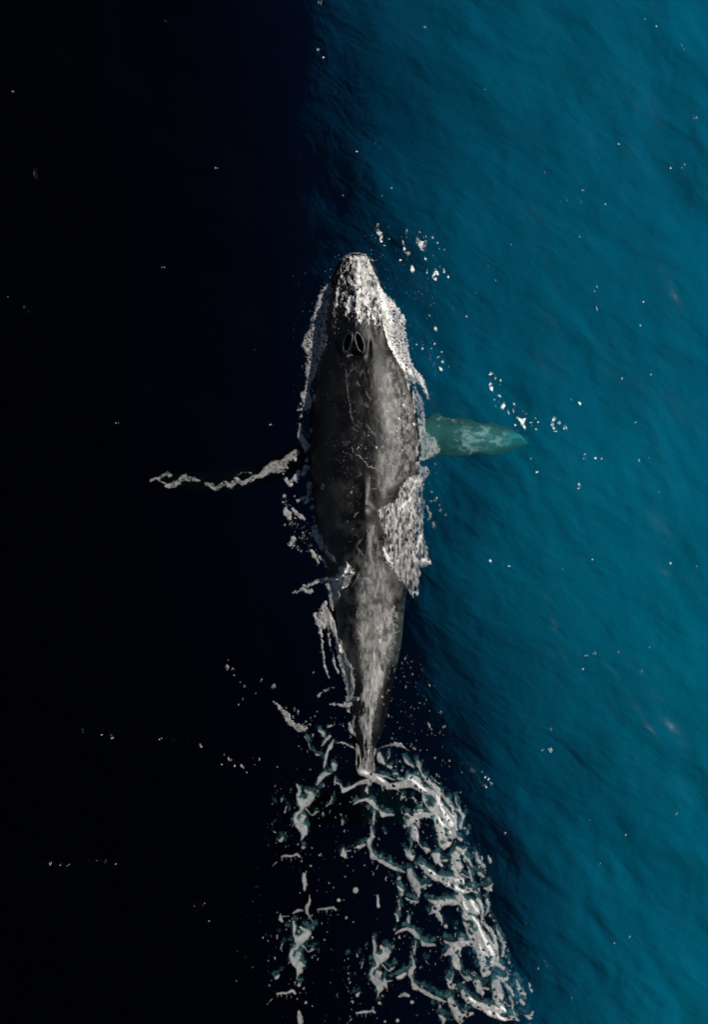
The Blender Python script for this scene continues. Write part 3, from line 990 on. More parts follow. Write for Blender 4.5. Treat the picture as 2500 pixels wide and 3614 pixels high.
SPRIGS = tile(*ZA, [
    [(700, 260, 13), (665, 300, 13), (630, 350, 9)], [(690, 170, 12), (720, 160, 11)], [(600, 210, 13), (640, 235, 17), (640, 265, 8)],
    [(735, 300, 6), (710, 360, 20), (685, 400, 11), (665, 450, 15), (655, 520, 13), (645, 560, 7)], [(575, 435, 14), (600, 437, 12)],
    [(745, 535, 26), (745, 570, 19)], [(700, 610, 13), (650, 620, 22), (610, 660, 22), (590, 705, 12), (575, 725, 6)],
    [(752, 640, 4), (755, 690, 13), (800, 705, 9), (815, 745, 12), (830, 775, 22), (880, 750, 18), (930, 725, 14), (1000, 695, 18), (1060, 680, 25), (1080, 710, 18)],
    [(890, 140, 11), (900, 200, 20), (925, 235, 16)], [(925, 110, 7), (935, 170, 7)], [(470, 270, 6), (500, 320, 6), (518, 385, 5)], [(728, 820, 7), (705, 890, 9), (665, 915, 6)],
    [(1265, 380, 5), (1255, 450, 8), (1240, 490, 6)], [(1400, 460, 8), (1430, 510, 15), (1480, 545, 13), (1500, 565, 8)],
    [(1255, 550, 14), (1285, 550, 14), (1270, 575, 8)], [(1385, 585, 13)], [(1305, 615, 11), (1335, 613, 11)], [(1345, 655, 13), (1390, 660, 12)], [(1325, 545, 10)],
    [(1385, 830, 20), (1412, 830, 8)], [(1488, 840, 13)], [(1165, 430, 14), (1175, 480, 28), (1210, 515, 13)], [(1140, 620, 12), (1230, 645, 12), (1310, 670, 9)]])
f = Foam().strokes(ROPE).strokes(shift_rows(ROPE, 146, 457)).strokes(SPRIGS)
f.rows = [[(a_, b_, c_ * 1.14 + .7) for a_, b_, c_ in r_] for r_ in f.rows]
F = f.field(3.2, 4, 1.6)
F = ragged(F, f.U, f.V, 1.8, 9, 4)
build_foam('foam_rope', f.U, f.V, F, .014, M_FOAM, 'thin branching ropes of foam curling behind the submerged tail', seed=4, soft=6, strays=.2, cover=.42, vary=.25, grain=14, rim=6)

# ---- wake, the bright lacy arm that sweeps down the lit side
ARM1 = tile(*ZA, [[(1000, 600, 34), (1100, 640, 38), (1180, 680, 33), (1250, 730, 33), (1330, 730, 33), (1390, 720, 26), (1450, 700, 42)], [(1320, 745, 16), (1350, 775, 9)], [(1190, 720, 14), (1200, 780, 7)]])
ARM2 = tile(*ZB, [
    [(200, 700, 28), (260, 680, 52), (300, 690, 56), (350, 740, 42), (400, 770, 32), (460, 800, 32), (500, 860, 36)],
    [(330, 500, 16), (340, 530, 25), (350, 570, 12), (370, 605, 12), (400, 650, 20), (450, 700, 24), (500, 750, 26), (540, 800, 24), (530, 860, 25)],
    [(380, 800, 12), (400, 860, 18), (420, 900, 19), (450, 940, 24), (490, 960, 36)],
    [(560, 770, 12), (570, 820, 16), (600, 850, 18), (620, 880, 20), (660, 930, 20), (680, 990, 16), (690, 1030, 14)], [(620, 840, 10), (650, 890, 12)]])
ARM3 = tile(*ZB, [
    [(500, 860, 36), (530, 920, 52), (570, 990, 58), (610, 1050, 62), (650, 1090, 48), (680, 1130, 28)], [(690, 835, 7), (700, 900, 11), (735, 970, 18), (760, 1010, 20), (750, 1060, 12), (735, 1110, 20)],
    [(690, 940, 8), (735, 980, 10)], [(770, 1120, 13)], [(800, 1170, 17), (805, 1150, 10)],
    [(490, 1000, 32), (430, 1000, 26), (370, 1000, 30), (310, 1010, 28), (250, 1000, 22), (190, 975, 11)], [(340, 960, 16), (370, 960, 14)],
    [(300, 1050, 48), (250, 1070, 36), (200, 1110, 10)], [(330, 1070, 14), (340, 1110, 14)], [(290, 1110, 30), (300, 1180, 38), (320, 1220, 28), (340, 1260, 9), (370, 1305, 9), (420, 1330, 27)],
    [(520, 1050, 38), (540, 1120, 42), (560, 1180, 30), (600, 1200, 34), (650, 1170, 32), (700, 1200, 18), (740, 1230, 20)], [(640, 1060, 60), (670, 1130, 36)],
    [(530, 1180, 20), (545, 1240, 26), (570, 1290, 28), (610, 1270, 26), (640, 1210, 22)], [(570, 1210, 12), (600, 1250, 14)],
    [(270, 1260, 8), (265, 1320, 9), (240, 1370, 24), (265, 1400, 28), (300, 1380, 8)], [(210, 1325, 9), (235, 1350, 12)],
    [(450, 1340, 9)], [(480, 1370, 24), (510, 1380, 38), (520, 1440, 30), (550, 1470, 18)], [(545, 1420, 14), (600, 1420, 15)],
    [(680, 1370, 40), (690, 1430, 46), (700, 1490, 52)], [(700, 1310, 18), (750, 1350, 22), (790, 1310, 13)], [(770, 1370, 12), (780, 1400, 22), (820, 1440, 14), (840, 1490, 12)],
    [(880, 1340, 9), (890, 1420, 20), (920, 1460, 25), (950, 1480, 18)], [(995, 1370, 8), (1000, 1400, 18), (1010, 1440, 16)]])
ARM4 = tile(*ZD, [
    [(325, 0, 12)], [(360, -40, 20), (380, 0, 26), (430, 40, 33), (490, 80, 33), (560, 110, 33), (620, 130, 46), (680, 150, 52), (720, 190, 42), (770, 210, 32), (850, 215, 22), (895, 235, 11)],
    [(690, 0, 24), (690, 60, 28), (730, 110, 33), (760, 140, 18)], [(250, 40, 28), (270, 100, 30), (310, 160, 36), (340, 210, 40), (400, 180, 23), (460, 160, 11)], [(340, 250, 17), (345, 275, 12)], [(290, 220, 13)],
    [(400, 80, 9), (410, 100, 8)], [(800, 0, 10), (830, 60, 13), (840, 130, 13), (855, 180, 9)], [(750, 60, 12), (790, 90, 10), (830, 100, 9)], [(905, 50, 20), (940, 80, 15)], [(905, 0, 9)], [(960, 20, 12)],
    [(950, 190, 9), (1000, 200, 26), (1030, 150, 11)], [(155, 105, 20)], [(90, 125, 8)], [(150, 190, 13), (185, 220, 24), (180, 265, 18)], [(160, 310, 8), (160, 390, 13)], [(125, 430, 8), (150, 500, 15)],
    [(230, 300, 13), (270, 325, 17), (330, 325, 15)]])
BR = tile(*ZD, [[(720, 260, 34), (750, 320, 44), (790, 380, 42), (830, 340, 40), (860, 390, 44), (890, 420, 28)], [(720, 330, 26), (640, 330, 28), (570, 330, 30), (500, 330, 22), (430, 305, 10)], [(600, 300, 16)],
                [(520, 370, 36), (480, 400, 28), (440, 440, 9)], [(520, 420, 28), (540, 490, 20), (560, 510, 10)], [(770, 440, 32), (790, 480, 22), (840, 470, 24), (880, 500, 28), (900, 560, 28)],
                [(900, 300, 22), (920, 350, 20), (940, 430, 16), (940, 520, 16)], [(985, 310, 20), (1000, 350, 18), (985, 410, 18), (970, 445, 9)], [(800, 540, 22), (830, 590, 18), (850, 640, 24)], [(590, 550, 20)], [(685, 565, 12)], [(1015, 450, 11)], [(1045, 500, 13)]])
HOLE2 = tile(*ZB, [[(400, 705, 15), (405, 725, 14)], [(445, 835, 10), (475, 862, 13)], [(425, 885, 9), (445, 905, 8)], [(545, 740, 6), (560, 780, 5)]])
HOLE3 = tile(*ZB, [[(600, 1175, 12), (610, 1190, 10)], [(630, 1230, 14)], [(560, 1250, 12)], [(305, 1085, 9)], [(590, 1125, 6)]])
HOLE4 = tile(*ZD, [[(740, 175, 13), (770, 185, 13)], [(380, 215, 14)], [(420, 215, 10)], [(415, 175, 6)], [(800, 205, 5)], [(660, 165, 5)]])
wide = lambda rows, k_: [[(a_, b_, c_ * k_ + .6) for a_, b_, c_ in r_] for r_ in rows]
ARM1, ARM2, ARM3, ARM4, BR = [wide(q_, 1.16) for q_ in (ARM1, ARM2, ARM3, ARM4, BR)]
f = Foam().strokes(ARM1).strokes(ARM2).strokes(ARM3).strokes(ARM4).strokes(BR)
f.strokes(shift_rows(ARM3, 146, 453)).strokes(shift_rows(ARM4, 146, 453))
f.strokes(shift_rows([r_ for r_ in ARM2], 146, 453)[2:])
f.holes(HOLE2).holes(HOLE3).holes(HOLE4).holes(shift_rows(HOLE3, 146, 453)).holes(shift_rows(HOLE4, 146, 453)).holes(shift_rows(HOLE2[1:3], 146, 453))
F = f.field(4.2, 6, 2.0)
F = lacy(F, f.U, f.V, 20, .40, 6)
F = ragged(F, f.U, f.V, 2.6, 12, 6)
CORE2 = tile(*ZB, [[(255, 660, 14), (300, 690, 16), (345, 740, 12), (400, 775, 8)], [(500, 780, 6), (530, 870, 10)]])
CORE3 = tile(*ZB, [[(505, 800, 6), (525, 880, 11), (560, 950, 14), (595, 1020, 16), (640, 1085, 24)], [(520, 1010, 7), (540, 1060, 8), (600, 1120, 8), (640, 1165, 8)], [(655, 960, 6), (665, 1010, 8)], [(350, 975, 6)]])
CORE4 = tile(*ZD, [[(605, 160, 22)], [(680, 120, 10), (730, 115, 12), (765, 140, 8)], [(670, 170, 9), (710, 205, 13), (760, 222, 10)], [(440, 30, 10), (480, 60, 10)]])
COREB = tile(*ZD, [[(810, 280, 11), (840, 350, 16), (880, 410, 18)], [(760, 330, 9), (790, 390, 9)], [(850, 470, 7), (900, 540, 9), (930, 640, 12)]])
CORES = CORE2 + CORE3 + CORE4 + COREB + shift_rows(CORE3, 146, 453) + shift_rows(CORE4, 146, 453) + tile(*ZA, [[(1150, 645, 8), (1200, 685, 14)], [(1000, 600, 12), (1060, 610, 8)]])
build_foam('foam_wake', f.U, f.V, F, .026, M_FOAM, 'broad bright lacy arm of wake foam along the edge of the blue water', seed=6, soft=9, ridge=1.2, core=CORES, cover=.40, vary=.30, grain=14, strays=.3, rim=7)

# ---- flecks scattered through the wake, thickest near the ropes and the arm
f = Foam()
f.poly([(1010, 2480), (1240, 2450), (1380, 2400), (1480, 2480), (1590, 2620), (1660, 2820), (1730, 3060), (1790, 3260), (1870, 3480), (1890, 3630), (800, 3630), (820, 3300), (880, 3000), (930, 2800), (960, 2620)])
F = f.field(4, 8)
near = Foam()
near.rows = ROPE + shift_rows(ROPE, 146, 457) + ARM2 + ARM3 + ARM4 + BR + shift_rows(ARM3, 146, 453) + shift_rows(ARM4, 146, 453) + SPRIGS + [r_ for o in OFF for r_ in shift_rows(BLOB, *o)]
nd = stroke_dist([[(a_[0], a_[1], a_[2]) for a_ in r_] for r_ in near.rows], f.U[::4, ::4], f.V[::4, ::4])
nd = np.repeat(np.repeat(nd, 4, 0), 4, 1)[:F.shape[0], :F.shape[1]]
D1 = np.minimum(F, 30) - 34 * sstep(-6, -42, nd)
G = np.maximum(speckle(D1, f.U, f.V, 13, .16, 8, 1.9, 26), speckle(D1, f.U, f.V, 8, .17, 9, 1.9, 26))
build_foam('foam_fleck', f.U, f.V, G, .010, M_FOAM, 'small loose foam flecks scattered over the wake', seed=8, soft=3, cover=.36, rim=2.2)
# bubbles carried down beside the foam
H = nd + 26 - 38 * fbm(f.U / 15, f.V / 20, 77, 4, .6)
H = np.minimum(H, F)
build_foam('bubble_cloud', f.U, f.V, H, .01, M_FOAM, 'teal clouds of bubbles just below the surface of the wake', seed=10, soft=3, sink=.55, cover=.15, vary=.17, grain=14, rim=18)

# ---- crests of small breaking ripples on both sides of the tail stock
f = Foam().strokes(tile(*ZA, [[(750, 328, 8), (800, 318, 14), (850, 335, 18), (890, 355, 14), (930, 378, 12)], [(1140, 390, 7), (1200, 368, 9), (1260, 350, 13), (1320, 335, 27), (1370, 340, 24), (1410, 375, 13), (1455, 410, 6)]]))
F = f.field(3, 12)
G = speckle(F, f.U, f.V, 7, .95, 12, 1.1, 6, solid=1.5)
build_foam('foam_crest', f.U, f.V, G, .03, M_FOAM, 'two short beaded foam crests either side of the narrow tail stock', seed=12, soft=3)

# ---- slanting splash out in the dark water beside the tail
f = Foam().strokes(tile(*Z6, [[(700, 600, 9), (740, 630, 17), (770, 670, 22), (800, 710, 22), (840, 745, 36), (850, 780, 28), (900, 830, 26), (950, 850, 44), (1000, 850, 26)], [(270, 270, 19), (275, 295, 12)], [(320, 293, 11)], [(286, 208, 8)], [(440, 458, 10)], [(598, 392, 11)], [(690, 465, 12), (715, 450, 14)], [(335, 350, 8)], [(392, 420, 7)], [(900, 665, 10), (905, 690, 9)], [(940, 690, 10), (935, 725, 9)], [(890, 740, 9)], [(1010, 790, 12)], [(1050, 820, 12)], [(1075, 918, 12)], [(1118, 688, 9)], [(1095, 740, 9)], [(375, 628, 10)], [(415, 580, 6)], [(535, 535, 6)],
                                [(1120, 550, 12), (1170, 505, 8), (1230, 470, 7), (1275, 465, 6)], [(1085, 330, 8)], [(243, 1095, 8)], [(280, 1130, 8), (310, 1150, 9)], [(400, 1200, 12), (420, 1225, 11)], [(450, 1265, 9)], [(570, 1140, 8), (560, 1155, 5)], [(15, 1005, 8), (30, 1025, 6)], [(530, 1190, 4)], [(517, 1128, 5)]]))
F = f.field(3, 14)
D = Foam().strokes(tile(*Z6, [[(840, 690, 60), (940, 800, 90), (1060, 870, 70)]])); D.pad = 60
G = lacy(ragged(F, f.U, f.V, 5.5, 5, 14), f.U, f.V, 7, .45, 14)
DF = D.field(3, 15)
build_foam('foam_splash', f.U, f.V, G, .05, M_FOAM, 'slanting grainy splash of foam alone in the black water', seed=14, soft=4, strays=.35)
build_foam('spray_fleck', D.U, D.V, speckle(DF, D.U, D.V, 9, .42, 16, 1.2, 20), .02, M_FOAM, 'fine foam specks around the slanting splash in the black water', seed=16, soft=3)

# ---- collar of broken water round the head
LEFT_HEAD = tp(Z1, [(505, 470), (430, 550), (385, 600), (370, 690), (350, 770), (320, 860), (285, 920), (262, 1010), (305, 1060), (300, 1160), (290, 1260), (275, 1400), (300, 1440), (335, 1400), (350, 1300), (400, 1180), (450, 1050), (470, 950), (465, 830), (480, 700), (505, 560)])
RIGHT_HEAD = tp(Z1, [(860, 460), (885, 500), (930, 570), (1000, 640), (1050, 720), (1100, 790), (1110, 900), (1130, 1000), (1140, 1100), (1190, 1200), (1240, 1260), (1270, 1340), (1285, 1400), (1262, 1400), (1200, 1290), (1140, 1270), (1060, 1195), (1000, 1095), (950, 1000), (920, 900), (900, 800), (885, 680), (862, 560)])
f = Foam().poly(LEFT_HEAD)
F = f.field(6, 18)
G = ragged(F, f.U, f.V, 5.0, 8, 18)
G = np.maximum(lacy(G, f.U, f.V, 8, .52, 18, 1.2), speckle(F, f.U, f.V, 7, .5, 19, 1.2, 12))
build_foam('foam_collar', f.U, f.V, G, .05, M_FOAM, 'grey boiling foam along the shaded side of the whale head', seed=18, soft=8, rough=.9, cover=.32, vary=.6, grain=6, strays=.9, rim=6)
f = Foam().poly(RIGHT_HEAD)
F = f.field(6, 20)
G = ragged(F, f.U, f.V, 4.5, 8, 20)
G = np.maximum(lacy(G, f.U, f.V, 9, .40, 20, 1.4), speckle(F, f.U, f.V, 7, .45, 21, 1.2, 10))
build_foam('foam_collar', f.U, f.V, G, .06, M_FOAM, 'dazzling white foam along the sunlit side of the whale head', seed=20, soft=8, rough=.9, ridge=.8, cover=.55, vary=.7, grain=6, strays=.9, rim=6,
           core=tile(*Z1, [[(880, 520, 20), (900, 600, 30), (920, 680, 45), (1000, 690, 30)], [(960, 760, 22), (980, 820, 14)], [(925, 880, 12), (950, 970, 14), (990, 1060, 18), (1050, 1150, 18), (1130, 1220, 16)], [(1030, 700, 20), (1090, 790, 12)]]))
f = Foam().strokes(tile(*Z1, [[(575, 315, 6), (610, 288, 9), (660, 270, 10), (720, 264, 10), (775, 278, 8)], [(810, 292, 7), (838, 322, 6)]]))
F = f.field(3, 22)
build_foam('foam_lip', f.U, f.V, ragged(F, f.U, f.V, 3.5, 6, 22), .02, M_FOAM, 'thin curl of foam over the tip of the whale snout', seed=22, soft=4)

# wet flecks and runnels on the snout
f = Foam().poly(tp(Z1, [(600, 300), (780, 300), (860, 470), (890, 700), (890, 850), (840, 850), (720, 870), (650, 820), (520, 680), (500, 560), (530, 450)]))
F = f.field(5, 24)
lean = sstep(1190, 1290, f.U)
streak = fbm(f.U / 8, f.V / 20, 27, 4, .62) - .22 * sstep(1085, 1150, f.V)
G = np.minimum(F + 4, (streak - .56 + .26 * lean) * 40)
for (a_, b_) in TUBER:
    G = np.minimum(G, np.hypot(f.U - a_ + 2, f.V - b_ - 2) - 5.5 + 5 * lean)
G = np.maximum(G, speckle(F, f.U, f.V, 6.0, .75, 24, 1.5, 8))
build_foam('foam_runnel', f.U, f.V, G, .016, M_FOAM, 'white runnels and beads of water streaming over the knobbly snout', seed=24, soft=3, rough=.8, cover=.56, vary=.75, grain=6, stretch=1.8, rim=2.0, strays=.6, core_h=.015,
           core=tile(*Z1, [[(715, 365, 8), (730, 430, 8)], [(720, 470, 5), (735, 600, 6)], [(755, 640, 6), (770, 710, 10), (795, 770, 10), (840, 805, 8)], [(705, 740, 10), (725, 825, 10)], [(660, 790, 6)], [(830, 560, 5), (850, 640, 6)], [(640, 310, 6), (720, 315, 6)], [(790, 440, 5), (800, 480, 5)]]))

# ---- shaded flank: flecks, clots and the slanting bands
CL = tile(*Z5, [
    [(370, 290, 40), (390, 330, 34), (375, 420, 16)], [(465, 280, 14), (465, 330, 12)], [(320, 560, 10), (330, 620, 13), (310, 670, 18), (340, 730, 24), (375, 790, 28), (380, 840, 17)],
    [(270, 930, 18)], [(180, 1020, 13)], [(140, 1070, 8)], [(385, 940, 15)], [(385, 1010, 27), (350, 1070, 17), (320, 1080, 10)], [(300, 1050, 10), (270, 1120, 26), (290, 1160, 11)], [(225, 1140, 13)],
    [(170, 1130, 17), (190, 1165, 13), (220, 1190, 15)], [(410, 1160, 10), (405, 1220, 20), (400, 1280, 11), (385, 1350, 22), (340, 1330, 20), (290, 1345, 11)], [(440, 1420, 18)], [(445, 1325, 11)], [(255, 1305, 10)],
    [(155, 1300, 13)], [(140, 1360, 8)], [(170, 1430, 16), (190, 1480, 28), (210, 1530, 16)], [(230, 1430, 11), (280, 1470, 17), (330, 1510, 18), (360, 1540, 10)], [(450, 1510, 10)],
    [(330, 480, 14)], [(290, 432, 9)], [(325, 360, 12)], [(545, 1220, 10), (550, 1190, 7)], [(245, 1730, 20), (225, 1790, 20)], [(300, 1850, 9)], [(160, 1590, 10)],
    [(460, 1620, 22), (470, 1680, 32), (520, 1760, 28), (530, 1810, 22), (545, 1840, 10)], [(590, 1860, 12), (620, 1900, 18), (655, 1945, 15)], [(430, 1860, 18), (470, 1920, 15), (510, 1990, 8)], [(520, 1920, 15), (560, 1970, 12), (580, 2010, 9)]])
BAND = tile(*Z5, [[(400, -20, 50), (410, 60, 44), (400, 130, 26), (375, 300, 50), (320, 480, 30), (330, 620, 40), (380, 650, 25), (360, 760, 45), (385, 860, 25)],
                  [(150, 1290, 20), (190, 1450, 50), (230, 1560, 50), (330, 1640, 55), (380, 1800, 26), (450, 1870, 36), (520, 1970, 26)], [(330, 1520, 26), (440, 1630, 50), (500, 1740, 50), (560, 1820, 40), (640, 1930, 34), (720, 1990, 36)],
                  [(405, 1180, 26), (430, 1340, 30)], [(240, 1720, 28), (230, 1800, 26), (330, 1860, 18)]])
CL = wide(CL, 1.3)
f = Foam().strokes(CL)
F = ragged(f.field(4, 28), f.U, f.V, 3.2, 7, 28)
F = lacy(F, f.U, f.V, 8, .3, 28, 1.2)
build_foam('foam_clot', f.U, f.V, F, .03, M_FOAM, 'grey clots of foam strung down the shaded flank of the whale', seed=28, soft=4, strays=.9, cover=.40)
f = Foam().strokes(BAND)
F = f.field(4, 30)
G = np.maximum(speckle(F, f.U, f.V, 6.5, .95, 30, 1.5, 9), speckle(F, f.U, f.V, 10, .8, 31, 1.4, 9))
build_foam('foam_fleck', f.U, f.V, G, .018, M_FOAM, 'slanting bands of small foam flecks off the shaded flank', seed=30, soft=3)

# ---- the white burst and the long foam tongue along the shaded side of the tail stock
f = Foam().strokes(tile(*Z5, [[(790, 1960, 9), (800, 2010, 28), (780, 2060, 42), (830, 2085, 38), (740, 2100, 24), (700, 2140, 18)], [(850, 2040, 12)], [(480, 2170, 20), (560, 2150, 20), (640, 2140, 20), (700, 2150, 20)]]))
f.strokes(tile(*Z3, [[(600, 260, 42), (620, 330, 46), (560, 370, 48), (500, 370, 42), (530, 440, 42), (520, 500, 33), (510, 570, 13)], [(190, 440, 11), (260, 412, 16), (340, 430, 18)], [(270, 385, 10), (300, 385, 13), (380, 350, 15), (450, 340, 15)], [(560, 320, 40), (640, 300, 30)],
                     [(450, 520, 24), (440, 600, 48), (470, 640, 50), (510, 680, 32), (530, 760, 24), (560, 840, 28), (570, 900, 33), (590, 970, 42), (620, 1030, 50), (640, 1100, 52), (650, 1170, 42), (660, 1240, 24), (650, 1300, 28), (680, 1290, 22)],
                     [(370, 610, 22), (400, 700, 17), (415, 760, 16), (420, 840, 12), (430, 920, 12), (445, 1010, 12), (465, 1080, 9), (478, 1130, 5)], [(480, 700, 14), (480, 770, 11), (490, 850, 10), (510, 940, 9), (520, 1010, 9), (560, 1080, 9)],
                     [(640, 1330, 32), (600, 1340, 18), (540, 1330, 11), (490, 1340, 8)], [(640, 1380, 18), (655, 1400, 9)], [(715, 1290, 17)], [(690, 1420, 8), (670, 1510, 16), (665, 1550, 20), (690, 1580, 11)], [(400, 660, 30), (440, 700, 22)]]))
f.holes(tile(*Z3, [[(480, 700, 4), (490, 760, 5), (500, 800, 4)], [(640, 360, 6)], [(580, 760, 7)]]))
F = f.field(5, 32)
G = ragged(F, f.U, f.V, 4.0, 8, 32, 1.3)
G = lacy(G, f.U, f.V, 11, .25, 32, 1.5)
build_foam('foam_tongue', f.U, f.V, G, .06, M_FOAM, 'long ragged grey foam tongue beside the tail stock with a white burst at its head', seed=32, soft=9, ridge=.9, cover=.34, vary=.30, stretch=1.6, strays=.6, core_h=.24,
           core=tile(*Z5, [[(795, 2000, 16), (775, 2060, 22), (730, 2110, 14)], [(830, 2070, 14)], [(560, 2150, 5), (690, 2145, 6)], [(740, 2230, 6), (820, 2220, 7)]]) + tile(*Z3, [[(560, 850, 10), (570, 910, 10)], [(710, 1290, 9)]]))

# ---- foam streak where the far flipper cuts the surface
f = Foam().strokes(tile(*ZF, [[(180, 625, 13), (230, 612, 13), (270, 590, 15), (300, 572, 18), (325, 590, 14)], [(290, 665, 16), (340, 672, 21), (390, 640, 20), (430, 595, 16), (440, 612, 20), (500, 622, 18), (550, 634, 9)], [(240, 630, 12), (290, 655, 10)],
                              [(590, 650, 12), (625, 662, 24), (650, 690, 18)], [(640, 690, 14), (680, 682, 17), (740, 652, 20), (780, 672, 19), (820, 625, 18), (860, 652, 18), (920, 632, 20), (960, 602, 20), (1010, 592, 22), (1050, 555, 30), (1100, 515, 38), (1160, 512, 36), (1200, 465, 30), (1260, 430, 32)],
                              [(820, 588, 7), (860, 570, 6), (930, 575, 7)], [(1100, 560, 20), (1170, 560, 12)]]))
F = f.field(5, 34)
G = ragged(F, f.U, f.V, 4.5, 9, 34, .8)
G = lacy(G, f.U, f.V, 12, .22, 34, .8)
build_foam('foam_streak', f.U, f.V, G, .022, M_FILM, 'thin wavering foam streak reaching out over the dark flipper', seed=34, soft=5, cover=.32, vary=.45, grain=9, strays=.3)

# ---- sunlit flank: the foam sheet, the collar strip and the wash at the flipper root
SHEET = tp(Z2, [(1180, 880), (1225, 930), (1250, 980), (1255, 1150), (1245, 1280), (1240, 1400), (1275, 1470), (1300, 1600)]) + tp(Z3, [(1310, 205), (1240, 240), (1215, 330), (1210, 470), (1150, 490), (1105, 400), (1050, 330), (970, 245), (918, 190), (905, 100)]) + tp(Z2, [(930, 1390), (870, 1260), (865, 1180), (950, 1130), (1010, 1080), (1040, 1000), (1110, 930)])
f = Foam().poly(SHEET)
F = f.field(6, 36)
G = ragged(F, f.U, f.V, 6.0, 10, 36, 1.6)
topfade = sstep(1840, 1700, f.V) * sstep(1440, 1380, f.U)
G = G - topfade * 16 * np.clip(fbm(f.U / 8, f.V / 15, 39, 3) - .36, 0, 1) * 4
G = lacy(G, f.U, f.V, 10, .44, 36, 2.4)
build_foam('foam_sheet', f.U, f.V, G, .045, M_FOAM, 'ragged sheet of glinting foam sliding off the sunlit flank', seed=36, soft=10, rough=.85, ridge=.5, cover=.27, vary=.75, grain=7, stretch=2.6, strays=.6, rim=9,
           core=tile(*Z2, [[(1215, 1395, 12), (1195, 1470, 14), (1180, 1530, 6)], [(1050, 1180, 8), (1110, 1120, 10), (1140, 1090, 6)], [(915, 1490, 9), (950, 1570, 14), (985, 1610, 10)], [(1180, 950, 6), (1150, 1040, 6)], [(1230, 1590, 14), (1290, 1600, 10)], [(1160, 1530, 8), (1170, 1600, 8)]]))
f = Foam().strokes(tile(*Z2, [[(1150, 60, 20), (1170, 140, 26), (1210, 110, 20), (1245, 180, 12), (1270, 250, 10), (1285, 290, 8)], [(1190, 240, 10), (1215, 300, 16), (1230, 360, 14), (1240, 440, 14), (1235, 520, 20)], [(1180, 200, 8), (1190, 300, 8), (1205, 420, 8)],
                              [(1230, 560, 24), (1260, 620, 40), (1290, 660, 55), (1330, 690, 36), (1270, 730, 40), (1230, 770, 16)], [(1190, 690, 14), (1190, 740, 14)], [(1195, 820, 16), (1230, 870, 26), (1260, 860, 24), (1270, 900, 14), (1220, 940, 20)],
                              [(1290, 1120, 7), (1330, 1110, 8), (1360, 1090, 7)], [(1270, 1160, 9), (1300, 1210, 10), (1285, 1260, 9)], [(1325, 1290, 9), (1330, 1330, 8)], [(1380, 1190, 10)], [(1425, 1225, 8)], [(1310, 1040, 7)], [(1340, 890, 6)], [(1335, 815, 9)]]))
f.rows = wide(f.rows, 1.3)
F = f.field(4, 40)
G = ragged(F, f.U, f.V, 4.0, 7, 40, 1.4)
G = lacy(G, f.U, f.V, 8, .33, 40, 1.4)
build_foam('foam_strip', f.U, f.V, G, .035, M_FOAM, 'torn strip of foam where the sunlit flank meets the blue water', seed=40, soft=6, cover=.30, vary=.5, grain=6, stretch=1.8, strays=.7, rim=6)

# ---- bubbles trailing over the near flipper
f = Foam().poly([(1600, 1520), (1640, 1500), (1720, 1498), (1790, 1512), (1812, 1548), (1800, 1572), (1720, 1590), (1660, 1604), (1620, 1590), (1606, 1560)]).strokes([[(1560, 1470, 6), (1600, 1482, 8), (1640, 1490, 6)], [(1862, 1538, 7), (1864, 1552, 9)], [(1836, 1522, 6)], [(1545, 1480, 10), (1552, 1500, 8)]])
F = f.field(9, 68)
G = np.minimum(ragged(F, f.U, f.V, 9, 16, 68, .7), (fbm(f.U / 24, f.V / 13, 69, 4, .6) - .45) * 60)
build_foam('bubble_veil', f.U, f.V, G, .01, M_FILM, 'pale veil of bubbles over the turquoise flipper under the blue water', seed=68, soft=5, cover=.36, vary=.28, grain=12, sink=.28, rim=16)

# ---- thin wash streaming off the tail stock
WASH = tp(Z3, [(850, 780), (900, 800), (985, 860), (935, 960), (905, 1040), (965, 1090), (935, 1180), (890, 1290), (850, 1420), (835, 1670), (715, 1670), (710, 1420), (720, 1280), (760, 1150), (800, 1000), (825, 880)])
ROOT = tp(Z3, [(690, 1640), (760, 1650), (850, 1640), (865, 1740), (860, 1880), (800, 1910), (700, 1900), (690, 1760)])
f = Foam().poly(WASH).poly(ROOT)
F = f.field(6, 42)
st = fbm(f.U / 7, f.V / 60, 43, 4, .6)
G = ragged(F, f.U, f.V, 7, 12, 42, 3.0) - 3
G = np.minimum(G, (st - .40) * 60 + sstep(14, 30, F) * 6)
build_foam('foam_wash', f.U, f.V, G, .018, M_FILM, 'thin streaky film of foam streaming off the ridge of the tail stock', seed=42, soft=5, cover=.34, vary=.5, grain=7, stretch=4, rim=7)
f = Foam().poly(tp(Z3, [(840, 520), (1050, 520), (1055, 720), (1000, 980), (900, 900), (850, 760)])).poly(tp(Z3, [(720, 700), (820, 660), (760, 860), (710, 830)]))
F = f.field(8, 44)
G = np.minimum(ragged(F, f.U, f.V, 9, 14, 44, 1.4) - 2, (fbm(f.U / 9, f.V / 20, 46, 4, .62) - .50) * 50)
build_foam('foam_wash', f.U, f.V, G, .012, M_FILM, 'mottled film of foam on the sunlit slope of the tail stock', seed=44, soft=5, cover=.27, vary=.4, grain=7, stretch=2, rim=10)

